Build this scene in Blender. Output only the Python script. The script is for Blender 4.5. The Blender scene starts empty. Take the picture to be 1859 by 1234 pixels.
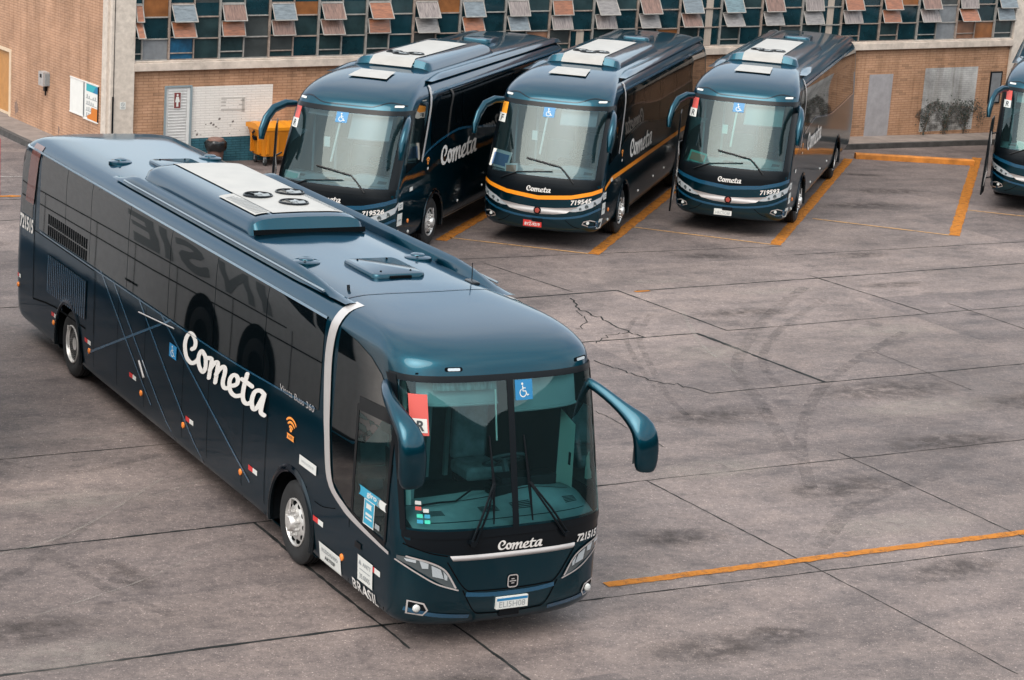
import bpy, bmesh, math, random
from mathutils import Vector, Matrix
R = math.radians
rng = random.Random(7)
sc = bpy.context.scene
COL = sc.collection

# ------------------------------------------------------------------ camera
cam_d = bpy.data.cameras.new("camera")
cam = bpy.data.objects.new("camera", cam_d)
COL.objects.link(cam)
PITCH, ROLL, CAM_H, FPX = 0.2390, 0.0690, 9.19, 3984.6
Fv = Vector((0, math.cos(PITCH), -math.sin(PITCH)))
Uv = Vector((0, math.sin(PITCH), math.cos(PITCH)))
Rv = Vector((1, 0, 0))
r_ = Rv * math.cos(ROLL) + Uv * math.sin(ROLL)
u_ = Uv * math.cos(ROLL) - Rv * math.sin(ROLL)
mw = Matrix(((r_.x, u_.x, -Fv.x, 0), (r_.y, u_.y, -Fv.y, 0), (r_.z, u_.z, -Fv.z, CAM_H), (0, 0, 0, 1)))
cam.matrix_world = mw
cam_d.sensor_fit = 'HORIZONTAL'
cam_d.sensor_width = 36
cam_d.lens = FPX / 1859 * 36
cam_d.clip_end = 3000
sc.camera = cam

# ------------------------------------------------------------------ light: overcast sky, soft sun from behind the camera
SUN_EL, SUN_AZ = R(52), R(200)          # azimuth measured from +Y towards +X: behind the camera, a little to its left
world = bpy.data.worlds.new("World")
sc.world = world
world.use_nodes = True
nt = world.node_tree
nt.nodes.clear()
o = nt.nodes.new('ShaderNodeOutputWorld')
bg = nt.nodes.new('ShaderNodeBackground')
sky = nt.nodes.new('ShaderNodeTexSky')
sky.sky_type = 'NISHITA'
sky.sun_disc = False
sky.sun_elevation = SUN_EL
sky.sun_rotation = SUN_AZ
sky.dust_density = 4.0
sky.air_density = 1.0
hs = nt.nodes.new('ShaderNodeHueSaturation')
hs.inputs['Saturation'].default_value = 0.30
tc = nt.nodes.new('ShaderNodeTexCoord')
ns = nt.nodes.new('ShaderNodeTexNoise')
ns.inputs['Scale'].default_value = 2.6
ns.inputs['Detail'].default_value = 5
ns.inputs['Roughness'].default_value = 0.55
rp = nt.nodes.new('ShaderNodeValToRGB')
rp.color_ramp.elements[0].position = 0.34
rp.color_ramp.elements[0].color = (0.80, 0.85, 0.92, 1)
rp.color_ramp.elements[1].position = 0.66
rp.color_ramp.elements[1].color = (1.30, 1.24, 1.18, 1)
mx = nt.nodes.new('ShaderNodeMix')
mx.data_type = 'RGBA'
mx.blend_type = 'MULTIPLY'
mx.inputs['Factor'].default_value = 1.0
L = nt.links.new
L(sky.outputs[0], hs.inputs['Color'])
L(tc.outputs['Generated'], ns.inputs['Vector'])
L(ns.outputs['Fac'], rp.inputs['Fac'])
L(hs.outputs[0], mx.inputs[6])
L(rp.outputs[0], mx.inputs[7])
ov = nt.nodes.new('ShaderNodeMix'); ov.data_type = 'RGBA'; ov.blend_type = 'MIX'
ov.inputs['Factor'].default_value = 0.55
ov.inputs[6].default_value = (1, 1, 1, 1)
cl = nt.nodes.new('ShaderNodeMix'); cl.data_type = 'RGBA'; cl.blend_type = 'MULTIPLY'; cl.inputs['Factor'].default_value = 1.0
cl.inputs[7].default_value = (7.6, 8.3, 8.7, 1)
sx = nt.nodes.new('ShaderNodeSeparateXYZ'); L(tc.outputs['Generated'], sx.inputs[0])
gr = nt.nodes.new('ShaderNodeMapRange'); gr.inputs[1].default_value = -0.4; gr.inputs[2].default_value = 0.95; gr.inputs[3].default_value = 0.85; gr.inputs[4].default_value = 1.15
L(sx.outputs[1], gr.inputs[0])
gm = nt.nodes.new('ShaderNodeMix'); gm.data_type = 'RGBA'; gm.blend_type = 'MULTIPLY'; gm.inputs['Factor'].default_value = 1.0
L(rp.outputs[0], gm.inputs[6]); L(gr.outputs[0], gm.inputs[7]); L(gm.outputs[2], cl.inputs[6])
L(mx.outputs[2], ov.inputs[6]); L(cl.outputs[2], ov.inputs[7])
L(ov.outputs[2], bg.inputs['Color'])
bg.inputs['Strength'].default_value = 0.12
L(bg.outputs[0], o.inputs['Surface'])

sd = bpy.data.lights.new("sun", 'SUN')
sd.energy = 1.2
sd.angle = R(50)
sd.color = (1.0, 0.90, 0.79)
sun = bpy.data.objects.new("sun", sd)
COL.objects.link(sun)
sdir = Vector((math.sin(SUN_AZ) * math.cos(SUN_EL), math.cos(SUN_AZ) * math.cos(SUN_EL), math.sin(SUN_EL)))
sun.rotation_euler = sdir.to_track_quat('Z', 'Y').to_euler()

sc.view_settings.view_transform = 'Standard'
sc.view_settings.look = 'None'
sc.view_settings.gamma = 1
sc.view_settings.exposure = 1.02
sc.cycles.use_denoising = True
sc.cycles.max_bounces = 8
sc.cycles.transparent_max_bounces = 12

# ------------------------------------------------------------------ helpers
def tag(ob, label=None, cat=None, group=None, kind=None):
    if label: ob['label'] = label
    if cat: ob['category'] = cat
    if group: ob['group'] = group
    if kind: ob['kind'] = kind
    return ob

def empty(name, loc=(0, 0, 0), rz=0.0):
    e = bpy.data.objects.new(name, None)
    e.location = loc
    e.rotation_euler = (0, 0, rz)
    e.empty_display_size = 0.3
    COL.objects.link(e)
    return e

class MB:
    """collects geometry, builds one mesh object"""
    def __init__(s):
        s.v, s.f, s.mi = [], [], []
    def add(s, vs, fs, mi=0):
        k = len(s.v)
        s.v += [tuple(p) for p in vs]
        for f in fs:
            s.f.append([i + k for i in f]); s.mi.append(mi)
        return s
    def box(s, x0, x1, y0, y1, z0, z1, mi=0, fn=None):
        vs = [(x, y, z) for z in (z0, z1) for y in (y0, y1) for x in (x0, x1)]
        if fn: vs = [fn(*p) for p in vs]
        return s.add(vs, [(0, 2, 3, 1), (4, 5, 7, 6), (0, 1, 5, 4), (2, 6, 7, 3), (0, 4, 6, 2), (1, 3, 7, 5)], mi)
    def grid(s, fn, nu, nv, mi=0, flip=False):
        vs = [fn(i / nu, j / nv) for j in range(nv + 1) for i in range(nu + 1)]
        fs = []
        for j in range(nv):
            for i in range(nu):
                a = j * (nu + 1) + i
                q = (a, a + 1, a + nu + 2, a + nu + 1)
                fs.append(q[::-1] if flip else q)
        return s.add(vs, fs, mi)
    def tube(s, pts, r, n=8, mi=0, rads=None, squash=None):
        pts = [Vector(p) for p in pts]
        rings = []
        for i, p in enumerate(pts):
            t = (pts[min(i + 1, len(pts) - 1)] - pts[max(i - 1, 0)]).normalized()
            a = t.cross(Vector((0, 0, 1)))
            if a.length < 1e-3: a = t.cross(Vector((0, 1, 0)))
            a.normalize(); b = a.cross(t)
            rr = rads[i] if rads else r
            ra, rb = (rr, rr) if not squash else (rr * squash[0], rr * squash[1])
            rings.append([p + a * ra * math.cos(k * 2 * math.pi / n) + b * rb * math.sin(k * 2 * math.pi / n) for k in range(n)])
        vs = [q for ring in rings for q in ring]
        fs = []
        for i in range(len(pts) - 1):
            for k in range(n):
                k2 = (k + 1) % n
                fs.append((i * n + k, i * n + k2, (i + 1) * n + k2, (i + 1) * n + k))
        fs.append(tuple(range(n))[::-1]); fs.append(tuple((len(pts) - 1) * n + k for k in range(n)))
        return s.add(vs, fs, mi)
    def lathe(s, prof, c, axis=(1, 0, 0), n=40, mi=0):
        """prof: list of (along axis, radius)"""
        ax = Vector(axis).normalized()
        a = ax.orthogonal().normalized(); b = ax.cross(a)
        c = Vector(c)
        vs = [c + ax * h + (a * math.cos(k * 2 * math.pi / n) + b * math.sin(k * 2 * math.pi / n)) * r for h, r in prof for k in range(n)]
        fs = []
        for i in range(len(prof) - 1):
            for k in range(n):
                k2 = (k + 1) % n
                fs.append((i * n + k, i * n + k2, (i + 1) * n + k2, (i + 1) * n + k))
        if prof[0][1] > 1e-4: fs.append(tuple(range(n))[::-1])
        if prof[-1][1] > 1e-4: fs.append(tuple((len(prof) - 1) * n + k for k in range(n)))
        return s.add(vs, fs, mi)
    def band(s, up, lo, fn, n=2, mi=0, sub=4):
        """surface between two polylines of equal length given in 2D, mapped by fn"""
        U, W = [], []
        for i in range(len(up) - 1):
            for k in range(sub):
                t = k / sub
                U.append((up[i][0] + (up[i + 1][0] - up[i][0]) * t, up[i][1] + (up[i + 1][1] - up[i][1]) * t))
                W.append((lo[i][0] + (lo[i + 1][0] - lo[i][0]) * t, lo[i][1] + (lo[i + 1][1] - lo[i][1]) * t))
        U.append(up[-1]); W.append(lo[-1])
        m = len(U)
        vs = []
        for j in range(n + 1):
            t = j / n
            for i in range(m):
                vs.append(fn(U[i][0] + (W[i][0] - U[i][0]) * t, U[i][1] + (W[i][1] - U[i][1]) * t))
        fs = [(j * m + i, j * m + i + 1, (j + 1) * m + i + 1, (j + 1) * m + i) for j in range(n) for i in range(m - 1)]
        return s.add(vs, fs, mi)
    def flat(s, d2, fn, mi=0):
        """2D mesh (verts, faces) mapped by fn"""
        return s.add([fn(a, b) for a, b in d2[0]], d2[1], mi)
    def build(s, name, mats, parent=None, smooth=30, bevel=0, fixn=True):
        me = bpy.data.meshes.new(name)
        me.from_pydata(s.v, [], s.f)
        if not isinstance(mats, (list, tuple)): mats = [mats]
        for m in mats: me.materials.append(m)
        me.polygons.foreach_set('material_index', s.mi)
        if fixn:
            bm = bmesh.new(); bm.from_mesh(me)
            bmesh.ops.recalc_face_normals(bm, faces=bm.faces[:])
            bm.to_mesh(me); bm.free()
        if smooth:
            me.polygons.foreach_set('use_smooth', [True] * len(me.polygons))
            me.set_sharp_from_angle(angle=R(smooth))
        me.update()
        ob = bpy.data.objects.new(name, me)
        COL.objects.link(ob)
        if bevel:
            b = ob.modifiers.new('bevel', 'BEVEL'); b.width = bevel; b.segments = 2; b.limit_method = 'ANGLE'; b.angle_limit = R(40)
        if parent: ob.parent = parent
        return ob

def spline(pts, n=6, closed=False):
    P = [Vector((p[0], p[1])) for p in pts]
    m = len(P)
    out = []
    for i in range(m if closed else m - 1):
        if closed: p0, p1, p2, p3 = P[(i - 1) % m], P[i], P[(i + 1) % m], P[(i + 2) % m]
        else: p0, p1, p2, p3 = P[max(i - 1, 0)], P[i], P[i + 1], P[min(i + 2, m - 1)]
        for k in range(n):
            t = k / n
            out.append(0.5 * ((2 * p1) + (p2 - p0) * t + (2 * p0 - 5 * p1 + 4 * p2 - p3) * t * t + (3 * p1 - p0 - 3 * p2 + p3) * t ** 3))
    if not closed: out.append(P[-1])
    return out

def ribbon(pts, w, closed=False, cap=True):
    """2D ribbon of width w along pts -> (verts, faces)"""
    P = [Vector((p[0], p[1])) for p in pts]
    m = len(P); vs = []; fs = []
    for i in range(m):
        a = P[(i - 1) % m] if closed else P[max(i - 1, 0)]
        b = P[(i + 1) % m] if closed else P[min(i + 1, m - 1)]
        t = (b - a)
        t = t.normalized() if t.length > 1e-9 else Vector((1, 0))
        nrm = Vector((-t.y, t.x)) * w / 2
        vs += [tuple(P[i] + nrm), tuple(P[i] - nrm)]
    for i in range(m if closed else m - 1):
        j = (i + 1) % m
        fs.append((2 * i, 2 * i + 1, 2 * j + 1, 2 * j))
    if cap and not closed:
        for e in (0, m - 1):
            k = len(vs); c = P[e]
            vs += [(c.x + w / 2 * math.cos(q * math.pi / 5), c.y + w / 2 * math.sin(q * math.pi / 5)) for q in range(10)]
            fs.append(tuple(range(k, k + 10)))
    return vs, fs

def join2(*ds):
    vs, fs = [], []
    for v, f in ds:
        k = len(vs); vs += list(v); fs += [tuple(i + k for i in q) for q in f]
    return vs, fs

def rect2(x0, y0, x1, y1, nx=1, ny=1):
    vs = [(x0 + (x1 - x0) * i / nx, y0 + (y1 - y0) * j / ny) for j in range(ny + 1) for i in range(nx + 1)]
    fs = [(j * (nx + 1) + i, j * (nx + 1) + i + 1, (j + 1) * (nx + 1) + i + 1, (j + 1) * (nx + 1) + i) for j in range(ny) for i in range(nx)]
    return vs, fs

def rrect2(x0, y0, x1, y1, r, n=4):
    vs = []
    for cx, cy, a in ((x1 - r, y1 - r, 0), (x0 + r, y1 - r, 90), (x0 + r, y0 + r, 180), (x1 - r, y0 + r, 270)):
        vs += [(cx + r * math.cos(R(a + 90 * k / n)), cy + r * math.sin(R(a + 90 * k / n))) for k in range(n + 1)]
    return vs, [tuple(range(len(vs)))]

def disc2(cx, cy, rx, ry=None, n=20):
    ry = ry or rx
    return [(cx + rx * math.cos(2 * math.pi * k / n), cy + ry * math.sin(2 * math.pi * k / n)) for k in range(n)], [tuple(range(n))]

_tc = {}
def each(name, mats, parent, fns, smooth=0):
    for fn in fns:
        m = MB(); fn(m); m.build(name, mats, parent, smooth)

def text2(s, x0, y0, x1, y1, bold=0.0, shear=0.0):
    """text as a flat 2D mesh fitted to the box (x0 > x1 mirrors it)"""
    key = (s, bold, shear)
    if key not in _tc:
        cu = bpy.data.curves.new('lettering', 'FONT')
        cu.body = s; cu.size = 1; cu.offset = bold; cu.resolution_u = 3; cu.shear = shear
        ob = bpy.data.objects.new('lettering', cu)
        COL.objects.link(ob)
        dg = bpy.context.evaluated_depsgraph_get()
        me = ob.evaluated_get(dg).to_mesh()
        vs = [(v.co.x, v.co.y) for v in me.vertices]
        fs = [tuple(p.vertices) for p in me.polygons]
        ob.evaluated_get(dg).to_mesh_clear()
        bpy.data.objects.remove(ob); bpy.data.curves.remove(cu)
        xs = [v[0] for v in vs]; ys = [v[1] for v in vs]
        a, b, c, d = min(xs), max(xs), min(ys), max(ys)
        _tc[key] = ([((x - a) / (b - a), (y - c) / (d - c)) for x, y in vs], fs)
    vs, fs = _tc[key]
    return [(x0 + (x1 - x0) * x, y0 + (y1 - y0) * y) for x, y in vs], fs

# hand lettered company name, drawn as strokes
_W = 46
_strokes = [
    ([(246, 326), (278, 306), (286, 245), (262, 180), (222, 150), (186, 180), (165, 240), (162, 310), (175, 390), (205, 450), (248, 482), (292, 468), (318, 440)], False),
    ([(364, 350), (334, 390), (326, 460), (344, 535), (378, 580), (404, 555), (413, 490), (405, 410)], True),
    ([(412, 426), (448, 428), (480, 440), (474, 500), (452, 648)], False),
    ([(462, 560), (508, 490), (546, 474), (552, 520), (527, 700)], False),
    ([(535, 610), (588, 540), (626, 528), (636, 580), (614, 690), (622, 748), (650, 766), (690, 756)], False),
    ([(700, 738), (748, 732), (778, 700), (772, 640), (735, 618), (700, 650), (688, 720), (702, 800), (748, 850), (800, 850), (830, 838)], False),
    ([(880, 606), (852, 720), (836, 850), (852, 920), (888, 942), (924, 924)], False),
    ([(826, 664), (880, 704), (934, 748)], False),
    ([(1062, 838), (1022, 796), (974, 800), (946, 850), (934, 930), (952, 1000), (986, 990), (1022, 920), (1056, 850)], False),
    ([(1062, 846), (1038, 970), (1032, 1040), (1066, 1074)], False),
]
def _bil(x, y):
    a = (x - 140) / 950; b = (y - 120) / 970
    du = (1 - a) * (1 - b) * -.01 + a * (1 - b) * 2.95 + (1 - a) * b * .10 + a * b * 3.07
    z = (1 - a) * (1 - b) * 1.98 + a * (1 - b) * 2.70 + (1 - a) * b * .79 + a * b * 1.63
    return du, z
_sv, _sf = join2(*[ribbon(spline(p, 6, c), _W, c) for p, c in _strokes])
_sv = [_bil(x, y) for x, y in _sv]
_zx = [v[1] for v in _sv]; _ux = [v[0] for v in _sv]
_u0, _u1, _z0, _z1 = min(_ux), max(_ux), min(_zx), max(_zx)
def script2(x0, y0, x1, y1):
    return [(x0 + (x1 - x0) * (a - _u0) / (_u1 - _u0), y0 + (y1 - y0) * (b - _z0) / (_z1 - _z0)) for a, b in _sv], _sf

_pieces = []
for p_, c_ in _strokes:
    v_, f_ = ribbon(spline(p_, 6, c_), _W, c_)
    q_ = [f for f in f_ if len(f) == 4]
    _pieces.append((v_, q_))
    for f in f_:
        if len(f) == 10: _pieces.append(([v_[i] for i in f], [tuple(range(10))]))
_pieces = [([_bil(x, y) for x, y in v], f) for v, f in _pieces]
def script_on(m, mk, off, x0, y0, x1, y1):
    for i, (v, f) in enumerate(_pieces):
        m.flat(([(x0 + (x1 - x0) * (a - _u0) / (_u1 - _u0), y0 + (y1 - y0) * (b - _z0) / (_z1 - _z0)) for a, b in v], f), mk(off + .0007 * i))

def wheelchair2(x0, y0, x1, y1):
    f = lambda x, y: (x0 + (x1 - x0) * x, y0 + (y1 - y0) * y)
    arc = [(.44 + .24 * math.cos(R(a)), .32 + .24 * math.sin(R(a))) for a in range(120, 375, 15)]
    ds = [ribbon(arc, .06), ribbon([(.42, .72), (.44, .42), (.64, .42), (.76, .16), (.86, .20)], .075), ribbon([(.43, .6), (.62, .6)], .06), disc2(.40, .86, .075)]
    v, fs = join2(*ds)
    return [f(*p) for p in v], fs

# ------------------------------------------------------------------ materials
def new_mat(name):
    m = bpy.data.materials.new(name)
    m.use_nodes = True
    b = m.node_tree.nodes['Principled BSDF']
    return m, m.node_tree, b

def set_in(b, **k):
    for n, v in k.items():
        n = n.replace('_', ' ')
        if n in b.inputs: b.inputs[n].default_value = v

def mat(name, col, rough=0.5, metal=0.0, spec=0.5, coat=0.0, var=0.0, scale=6.0, bump=0.0, rvar=0.0, em=0.0, stretch=None):
    m, t, b = new_mat(name)
    c4 = (*col, 1)
    set_in(b, Base_Color=c4, Roughness=rough, Metallic=metal, Specular_IOR_Level=spec, Coat_Weight=coat, Coat_Roughness=0.03)
    if em: set_in(b, Emission_Color=c4, Emission_Strength=em)
    if var or bump or rvar:
        tcn = t.nodes.new('ShaderNodeTexCoord'); n = t.nodes.new('ShaderNodeTexNoise')
        n.inputs['Scale'].default_value = scale; n.inputs['Detail'].default_value = 6; n.inputs['Roughness'].default_value = .6
        src = tcn.outputs['Object']
        if stretch:
            mp = t.nodes.new('ShaderNodeMapping'); mp.inputs['Scale'].default_value = stretch
            t.links.new(src, mp.inputs['Vector']); src = mp.outputs[0]
        t.links.new(src, n.inputs['Vector'])
        if var:
            r = t.nodes.new('ShaderNodeValToRGB')
            r.color_ramp.elements[0].position = .3; r.color_ramp.elements[1].position = .7
            r.color_ramp.elements[0].color = (*[max(0, x * (1 - var)) for x in col], 1)
            r.color_ramp.elements[1].color = (*[min(1, x * (1 + var)) for x in col], 1)
            t.links.new(n.outputs['Fac'], r.inputs['Fac']); t.links.new(r.outputs[0], b.inputs['Base Color'])
        if rvar:
            mr = t.nodes.new('ShaderNodeMapRange'); mr.inputs[3].default_value = max(0, rough - rvar); mr.inputs[4].default_value = min(1, rough + rvar)
            t.links.new(n.outputs['Fac'], mr.inputs[0]); t.links.new(mr.outputs[0], b.inputs['Roughness'])
        if bump:
            bp = t.nodes.new('ShaderNodeBump'); bp.inputs['Strength'].default_value = bump; bp.inputs['Distance'].default_value = .02
            t.links.new(n.outputs['Fac'], bp.inputs['Height']); t.links.new(bp.outputs[0], b.inputs['Normal'])
    return m

def glass_mat(name, tint, veil=0.10, ior=1.6):
    m, t, b = new_mat(name)
    t.nodes.remove(b)
    out = [n for n in t.nodes if n.type == 'OUTPUT_MATERIAL'][0]
    tr = t.nodes.new('ShaderNodeBsdfTransparent'); tr.inputs[0].default_value = (*tint, 1)
    df = t.nodes.new('ShaderNodeBsdfDiffuse'); df.inputs[0].default_value = (.10, .20, .22, 1)
    gl = t.nodes.new('ShaderNodeBsdfGlossy'); gl.inputs['Roughness'].default_value = .015; gl.inputs[0].default_value = (.86, 1, 1, 1)
    fr = t.nodes.new('ShaderNodeFresnel'); fr.inputs[0].default_value = ior
    a = t.nodes.new('ShaderNodeMixShader'); a.inputs[0].default_value = veil
    c = t.nodes.new('ShaderNodeMixShader')
    t.links.new(tr.outputs[0], a.inputs[1]); t.links.new(df.outputs[0], a.inputs[2])
    t.links.new(fr.outputs[0], c.inputs[0]); t.links.new(a.outputs[0], c.inputs[1]); t.links.new(gl.outputs[0], c.inputs[2])
    t.links.new(c.outputs[0], out.inputs[0])
    return m

def paint_mat(name, col, rough=.22, dust=.35):
    """bus paint: clear coated, road dust film gathering low and on the roof"""
    m, t, b = new_mat(name)
    set_in(b, Specular_Tint=(.22, .42, .52, 1), Roughness=rough, Metallic=.95, Specular_IOR_Level=.5, Coat_Weight=.74, Coat_Roughness=.02, Coat_IOR=1.5)
    tcn = t.nodes.new('ShaderNodeTexCoord')
    n = t.nodes.new('ShaderNodeTexNoise'); n.inputs['Scale'].default_value = 1.3; n.inputs['Detail'].default_value = 8; n.inputs['Roughness'].default_value = .65
    t.links.new(tcn.outputs['Object'], n.inputs['Vector'])
    mr = t.nodes.new('ShaderNodeMapRange'); mr.inputs[1].default_value = .35; mr.inputs[2].default_value = .75
    mr.inputs[3].default_value = 0; mr.inputs[4].default_value = dust * .10
    t.links.new(n.outputs['Fac'], mr.inputs[0])
    sp = t.nodes.new('ShaderNodeSeparateXYZ'); t.links.new(tcn.outputs['Object'], sp.inputs[0])
    mz = t.nodes.new('ShaderNodeMapRange'); mz.inputs[1].default_value = .95; mz.inputs[2].default_value = .28; mz.inputs[3].default_value = 0; mz.inputs[4].default_value = .30
    t.links.new(sp.outputs[2], mz.inputs[0])
    nf = t.nodes.new('ShaderNodeTexNoise'); nf.inputs['Scale'].default_value = 3.5; nf.inputs['Detail'].default_value = 8; nf.inputs['Roughness'].default_value = .75
    t.links.new(tcn.outputs['Object'], nf.inputs['Vector'])
    mzz = t.nodes.new('ShaderNodeMath'); mzz.operation = 'MULTIPLY'; t.links.new(mz.outputs[0], mzz.inputs[0]); t.links.new(nf.outputs['Fac'], mzz.inputs[1])
    mad = t.nodes.new('ShaderNodeMath'); mad.operation = 'ADD'; t.links.new(mr.outputs[0], mad.inputs[0]); t.links.new(mzz.outputs[0], mad.inputs[1])
    mixc = t.nodes.new('ShaderNodeMix'); mixc.data_type = 'RGBA'
    mixc.inputs[6].default_value = (*col, 1); mixc.inputs[7].default_value = (.13, .125, .12, 1)
    t.links.new(mad.outputs[0], mixc.inputs[0]); t.links.new(mixc.outputs[2], b.inputs['Base Color'])
    mr2 = t.nodes.new('ShaderNodeMapRange'); mr2.inputs[3].default_value = .02; mr2.inputs[4].default_value = .07 + .16 * dust
    t.links.new(n.outputs['Fac'], mr2.inputs[0]); t.links.new(mr2.outputs[0], b.inputs['Coat Roughness'])
    # slight panel waviness so reflections wander as on real sheet metal
    n2 = t.nodes.new('ShaderNodeTexNoise'); n2.inputs['Scale'].default_value = .9; n2.inputs['Detail'].default_value = 1
    t.links.new(tcn.outputs['Object'], n2.inputs['Vector'])
    bp = t.nodes.new('ShaderNodeBump'); bp.inputs['Strength'].default_value = .10; bp.inputs['Distance'].default_value = .03
    t.links.new(n2.outputs['Fac'], bp.inputs['Height']); t.links.new(bp.outputs[0], b.inputs['Coat Normal'])
    t.links.new(bp.outputs[0], b.inputs['Normal'])
    return m

def brick_mat(name, c1, c2, mortar, bw=.23, bh=.058, shear=0.0, rough=.85, odd=.5, grime=.36, paint=None):
    m, t, b = new_mat(name)
    N = t.nodes.new; K = t.links.new
    set_in(b, Roughness=rough, Specular_IOR_Level=.2)
    tcn = N('ShaderNodeTexCoord'); sp = N('ShaderNodeSeparateXYZ'); K(tcn.outputs['Object'], sp.inputs[0])
    mu = N('ShaderNodeMath'); mu.operation = 'MULTIPLY'; mu.inputs[1].default_value = -shear; K(sp.outputs[0], mu.inputs[0])
    ad = N('ShaderNodeMath'); ad.operation = 'ADD'; K(sp.outputs[2], ad.inputs[0]); K(mu.outputs[0], ad.inputs[1])
    cb = N('ShaderNodeCombineXYZ'); K(sp.outputs[0], cb.inputs[0]); K(ad.outputs[0], cb.inputs[1])
    br = N('ShaderNodeTexBrick'); K(cb.outputs[0], br.inputs['Vector'])
    br.inputs['Scale'].default_value = 1; br.inputs['Brick Width'].default_value = bw; br.inputs['Row Height'].default_value = bh
    br.inputs['Mortar Size'].default_value = .009; br.inputs['Mortar Smooth'].default_value = .3; br.inputs['Bias'].default_value = -.3
    br.inputs['Color1'].default_value = (*c1, 1); br.inputs['Color2'].default_value = (*c2, 1); br.inputs['Mortar'].default_value = (*mortar, 1)
    # some much darker bricks
    wn = N('ShaderNodeTexBrick'); K(cb.outputs[0], wn.inputs['Vector'])
    wn.inputs['Scale'].default_value = 1; wn.inputs['Brick Width'].default_value = bw; wn.inputs['Row Height'].default_value = bh
    wn.inputs['Mortar Size'].default_value = 0; wn.inputs['Color1'].default_value = (0, 0, 0, 1); wn.inputs['Color2'].default_value = (1, 1, 1, 1); wn.inputs['Bias'].default_value = 0
    gt = N('ShaderNodeMath'); gt.operation = 'GREATER_THAN'; gt.inputs[1].default_value = .93; K(wn.outputs['Color'], gt.inputs[0])
    gm = N('ShaderNodeMath'); gm.operation = 'MULTIPLY'; gm.inputs[1].default_value = odd; K(gt.outputs[0], gm.inputs[0])
    mx1 = N('ShaderNodeMix'); mx1.data_type = 'RGBA'; K(gm.outputs[0], mx1.inputs[0]); K(br.outputs['Color'], mx1.inputs[6]); mx1.inputs[7].default_value = (*[x * .45 for x in c1], 1)
    nz = N('ShaderNodeTexNoise'); nz.inputs['Scale'].default_value = .9; nz.inputs['Detail'].default_value = 8; nz.inputs['Roughness'].default_value = .65; K(tcn.outputs['Object'], nz.inputs['Vector'])
    rp_ = N('ShaderNodeValToRGB'); rp_.color_ramp.elements[0].position = .3; rp_.color_ramp.elements[1].position = .62
    g = 1 - grime; rp_.color_ramp.elements[0].color = (g, g, g, 1); rp_.color_ramp.elements[1].color = (1, 1, 1, 1); K(nz.outputs['Fac'], rp_.inputs['Fac'])
    ms = N('ShaderNodeMapping'); ms.inputs['Scale'].default_value = (2.2, 2.2, .22); K(tcn.outputs['Object'], ms.inputs['Vector'])
    nst = N('ShaderNodeTexNoise'); nst.inputs['Scale'].default_value = 1.6; nst.inputs['Detail'].default_value = 7; nst.inputs['Roughness'].default_value = .7; K(ms.outputs[0], nst.inputs['Vector'])
    rst = N('ShaderNodeValToRGB'); rst.color_ramp.elements[0].position = .30; rst.color_ramp.elements[1].position = .52; rst.color_ramp.elements[0].color = (.66, .63, .60, 1); rst.color_ramp.elements[1].color = (1, 1, 1, 1); K(nst.outputs['Fac'], rst.inputs['Fac'])
    mst = N('ShaderNodeMix'); mst.data_type = 'RGBA'; mst.blend_type = 'MULTIPLY'; mst.inputs[0].default_value = min(1, grime * 2.4); K(mx1.outputs[2], mst.inputs[6]); K(rst.outputs[0], mst.inputs[7]); mx1 = mst
    mx2 = N('ShaderNodeMix'); mx2.data_type = 'RGBA'; mx2.blend_type = 'MULTIPLY'; mx2.inputs[0].default_value = 1
    K(mx1.outputs[2], mx2.inputs[6]); K(rp_.outputs[0], mx2.inputs[7])
    K(mx2.outputs[2], b.inputs['Base Color'])
    bp = N('ShaderNodeBump'); bp.inputs['Strength'].default_value = .5; bp.inputs['Distance'].default_value = .01; bp.invert = True
    K(br.outputs['Fac'], bp.inputs['Height']); K(bp.outputs[0], b.inputs['Normal'])
    return m

PAINT = paint_mat('navy_bus_paint', (.0004, .050, .077), .32)
PAINT2 = paint_mat('dark_navy_bus_paint', (.0003, .013, .022), .26)
LINE = mat('mid_blue_livery_line', (.006, .060, .115), .25, coat=1)
BLK = mat('black_glass', (.0015, .003, .004), .025, spec=.95, coat=0)
BLKP = mat('black_trim', (.003, .005, .007), .3, spec=.22)
SEAM = mat('panel_gap_black', (.001, .002, .003), .9, spec=.1)
RUB = mat('tyre_rubber', (.012, .013, .014), .75, var=.35, scale=9, bump=.1)
ALU = mat('polished_alloy', (.62, .61, .59), .34, metal=.55, var=.15, scale=7)
CHR = mat('satin_silver_trim', (.44, .42, .41), .32, metal=.25, spec=.6, var=.05)
STRP = mat('blue_grey_strip', (.16, .20, .23), .3, metal=.3)
WHT = mat('white_lettering', (.66, .64, .61), .4)
WHTD = mat('weathered_white_plastic', (.32, .31, .29), .5, var=.10, scale=3, rvar=.1)
GREYP = mat('grey_plastic', (.22, .24, .25), .5)
LENS = mat('headlamp_reflector', (.50, .55, .58), .15, metal=.35)
LAMPG = mat('headlamp_dark_lens', (.06, .075, .08), .08, coat=1)
DRL = mat('lamp_white', (.55, .56, .54), .2)
AMB = mat('amber_lamp', (.75, .22, .04), .25, var=.2, scale=60)
REDR = mat('red_reflector', (.55, .03, .03), .3)
REDS = mat('red_sticker', (.55, .085, .07), .5)
YELS = mat('yellow_sticker', (.80, .30, .015), .5)
BLUS = mat('blue_sticker', (.015, .17, .36), .4)
LBLU = mat('light_blue_sticker', (.03, .30, .45), .4)
WSTK = mat('white_sticker', (.60, .61, .58), .5)
INKD = mat('dark_ink', (.03, .04, .045), .6)
INKG = mat('grey_ink', (.25, .27, .28), .6)
ORNG = mat('orange_stripe', (.85, .28, .012), .35, coat=.5)
ORNL = mat('orange_emblem', (.85, .30, .05), .4)
GLASS = glass_mat('tinted_windscreen_glass', (.56, .94, .97), .035, 1.6)
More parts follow.
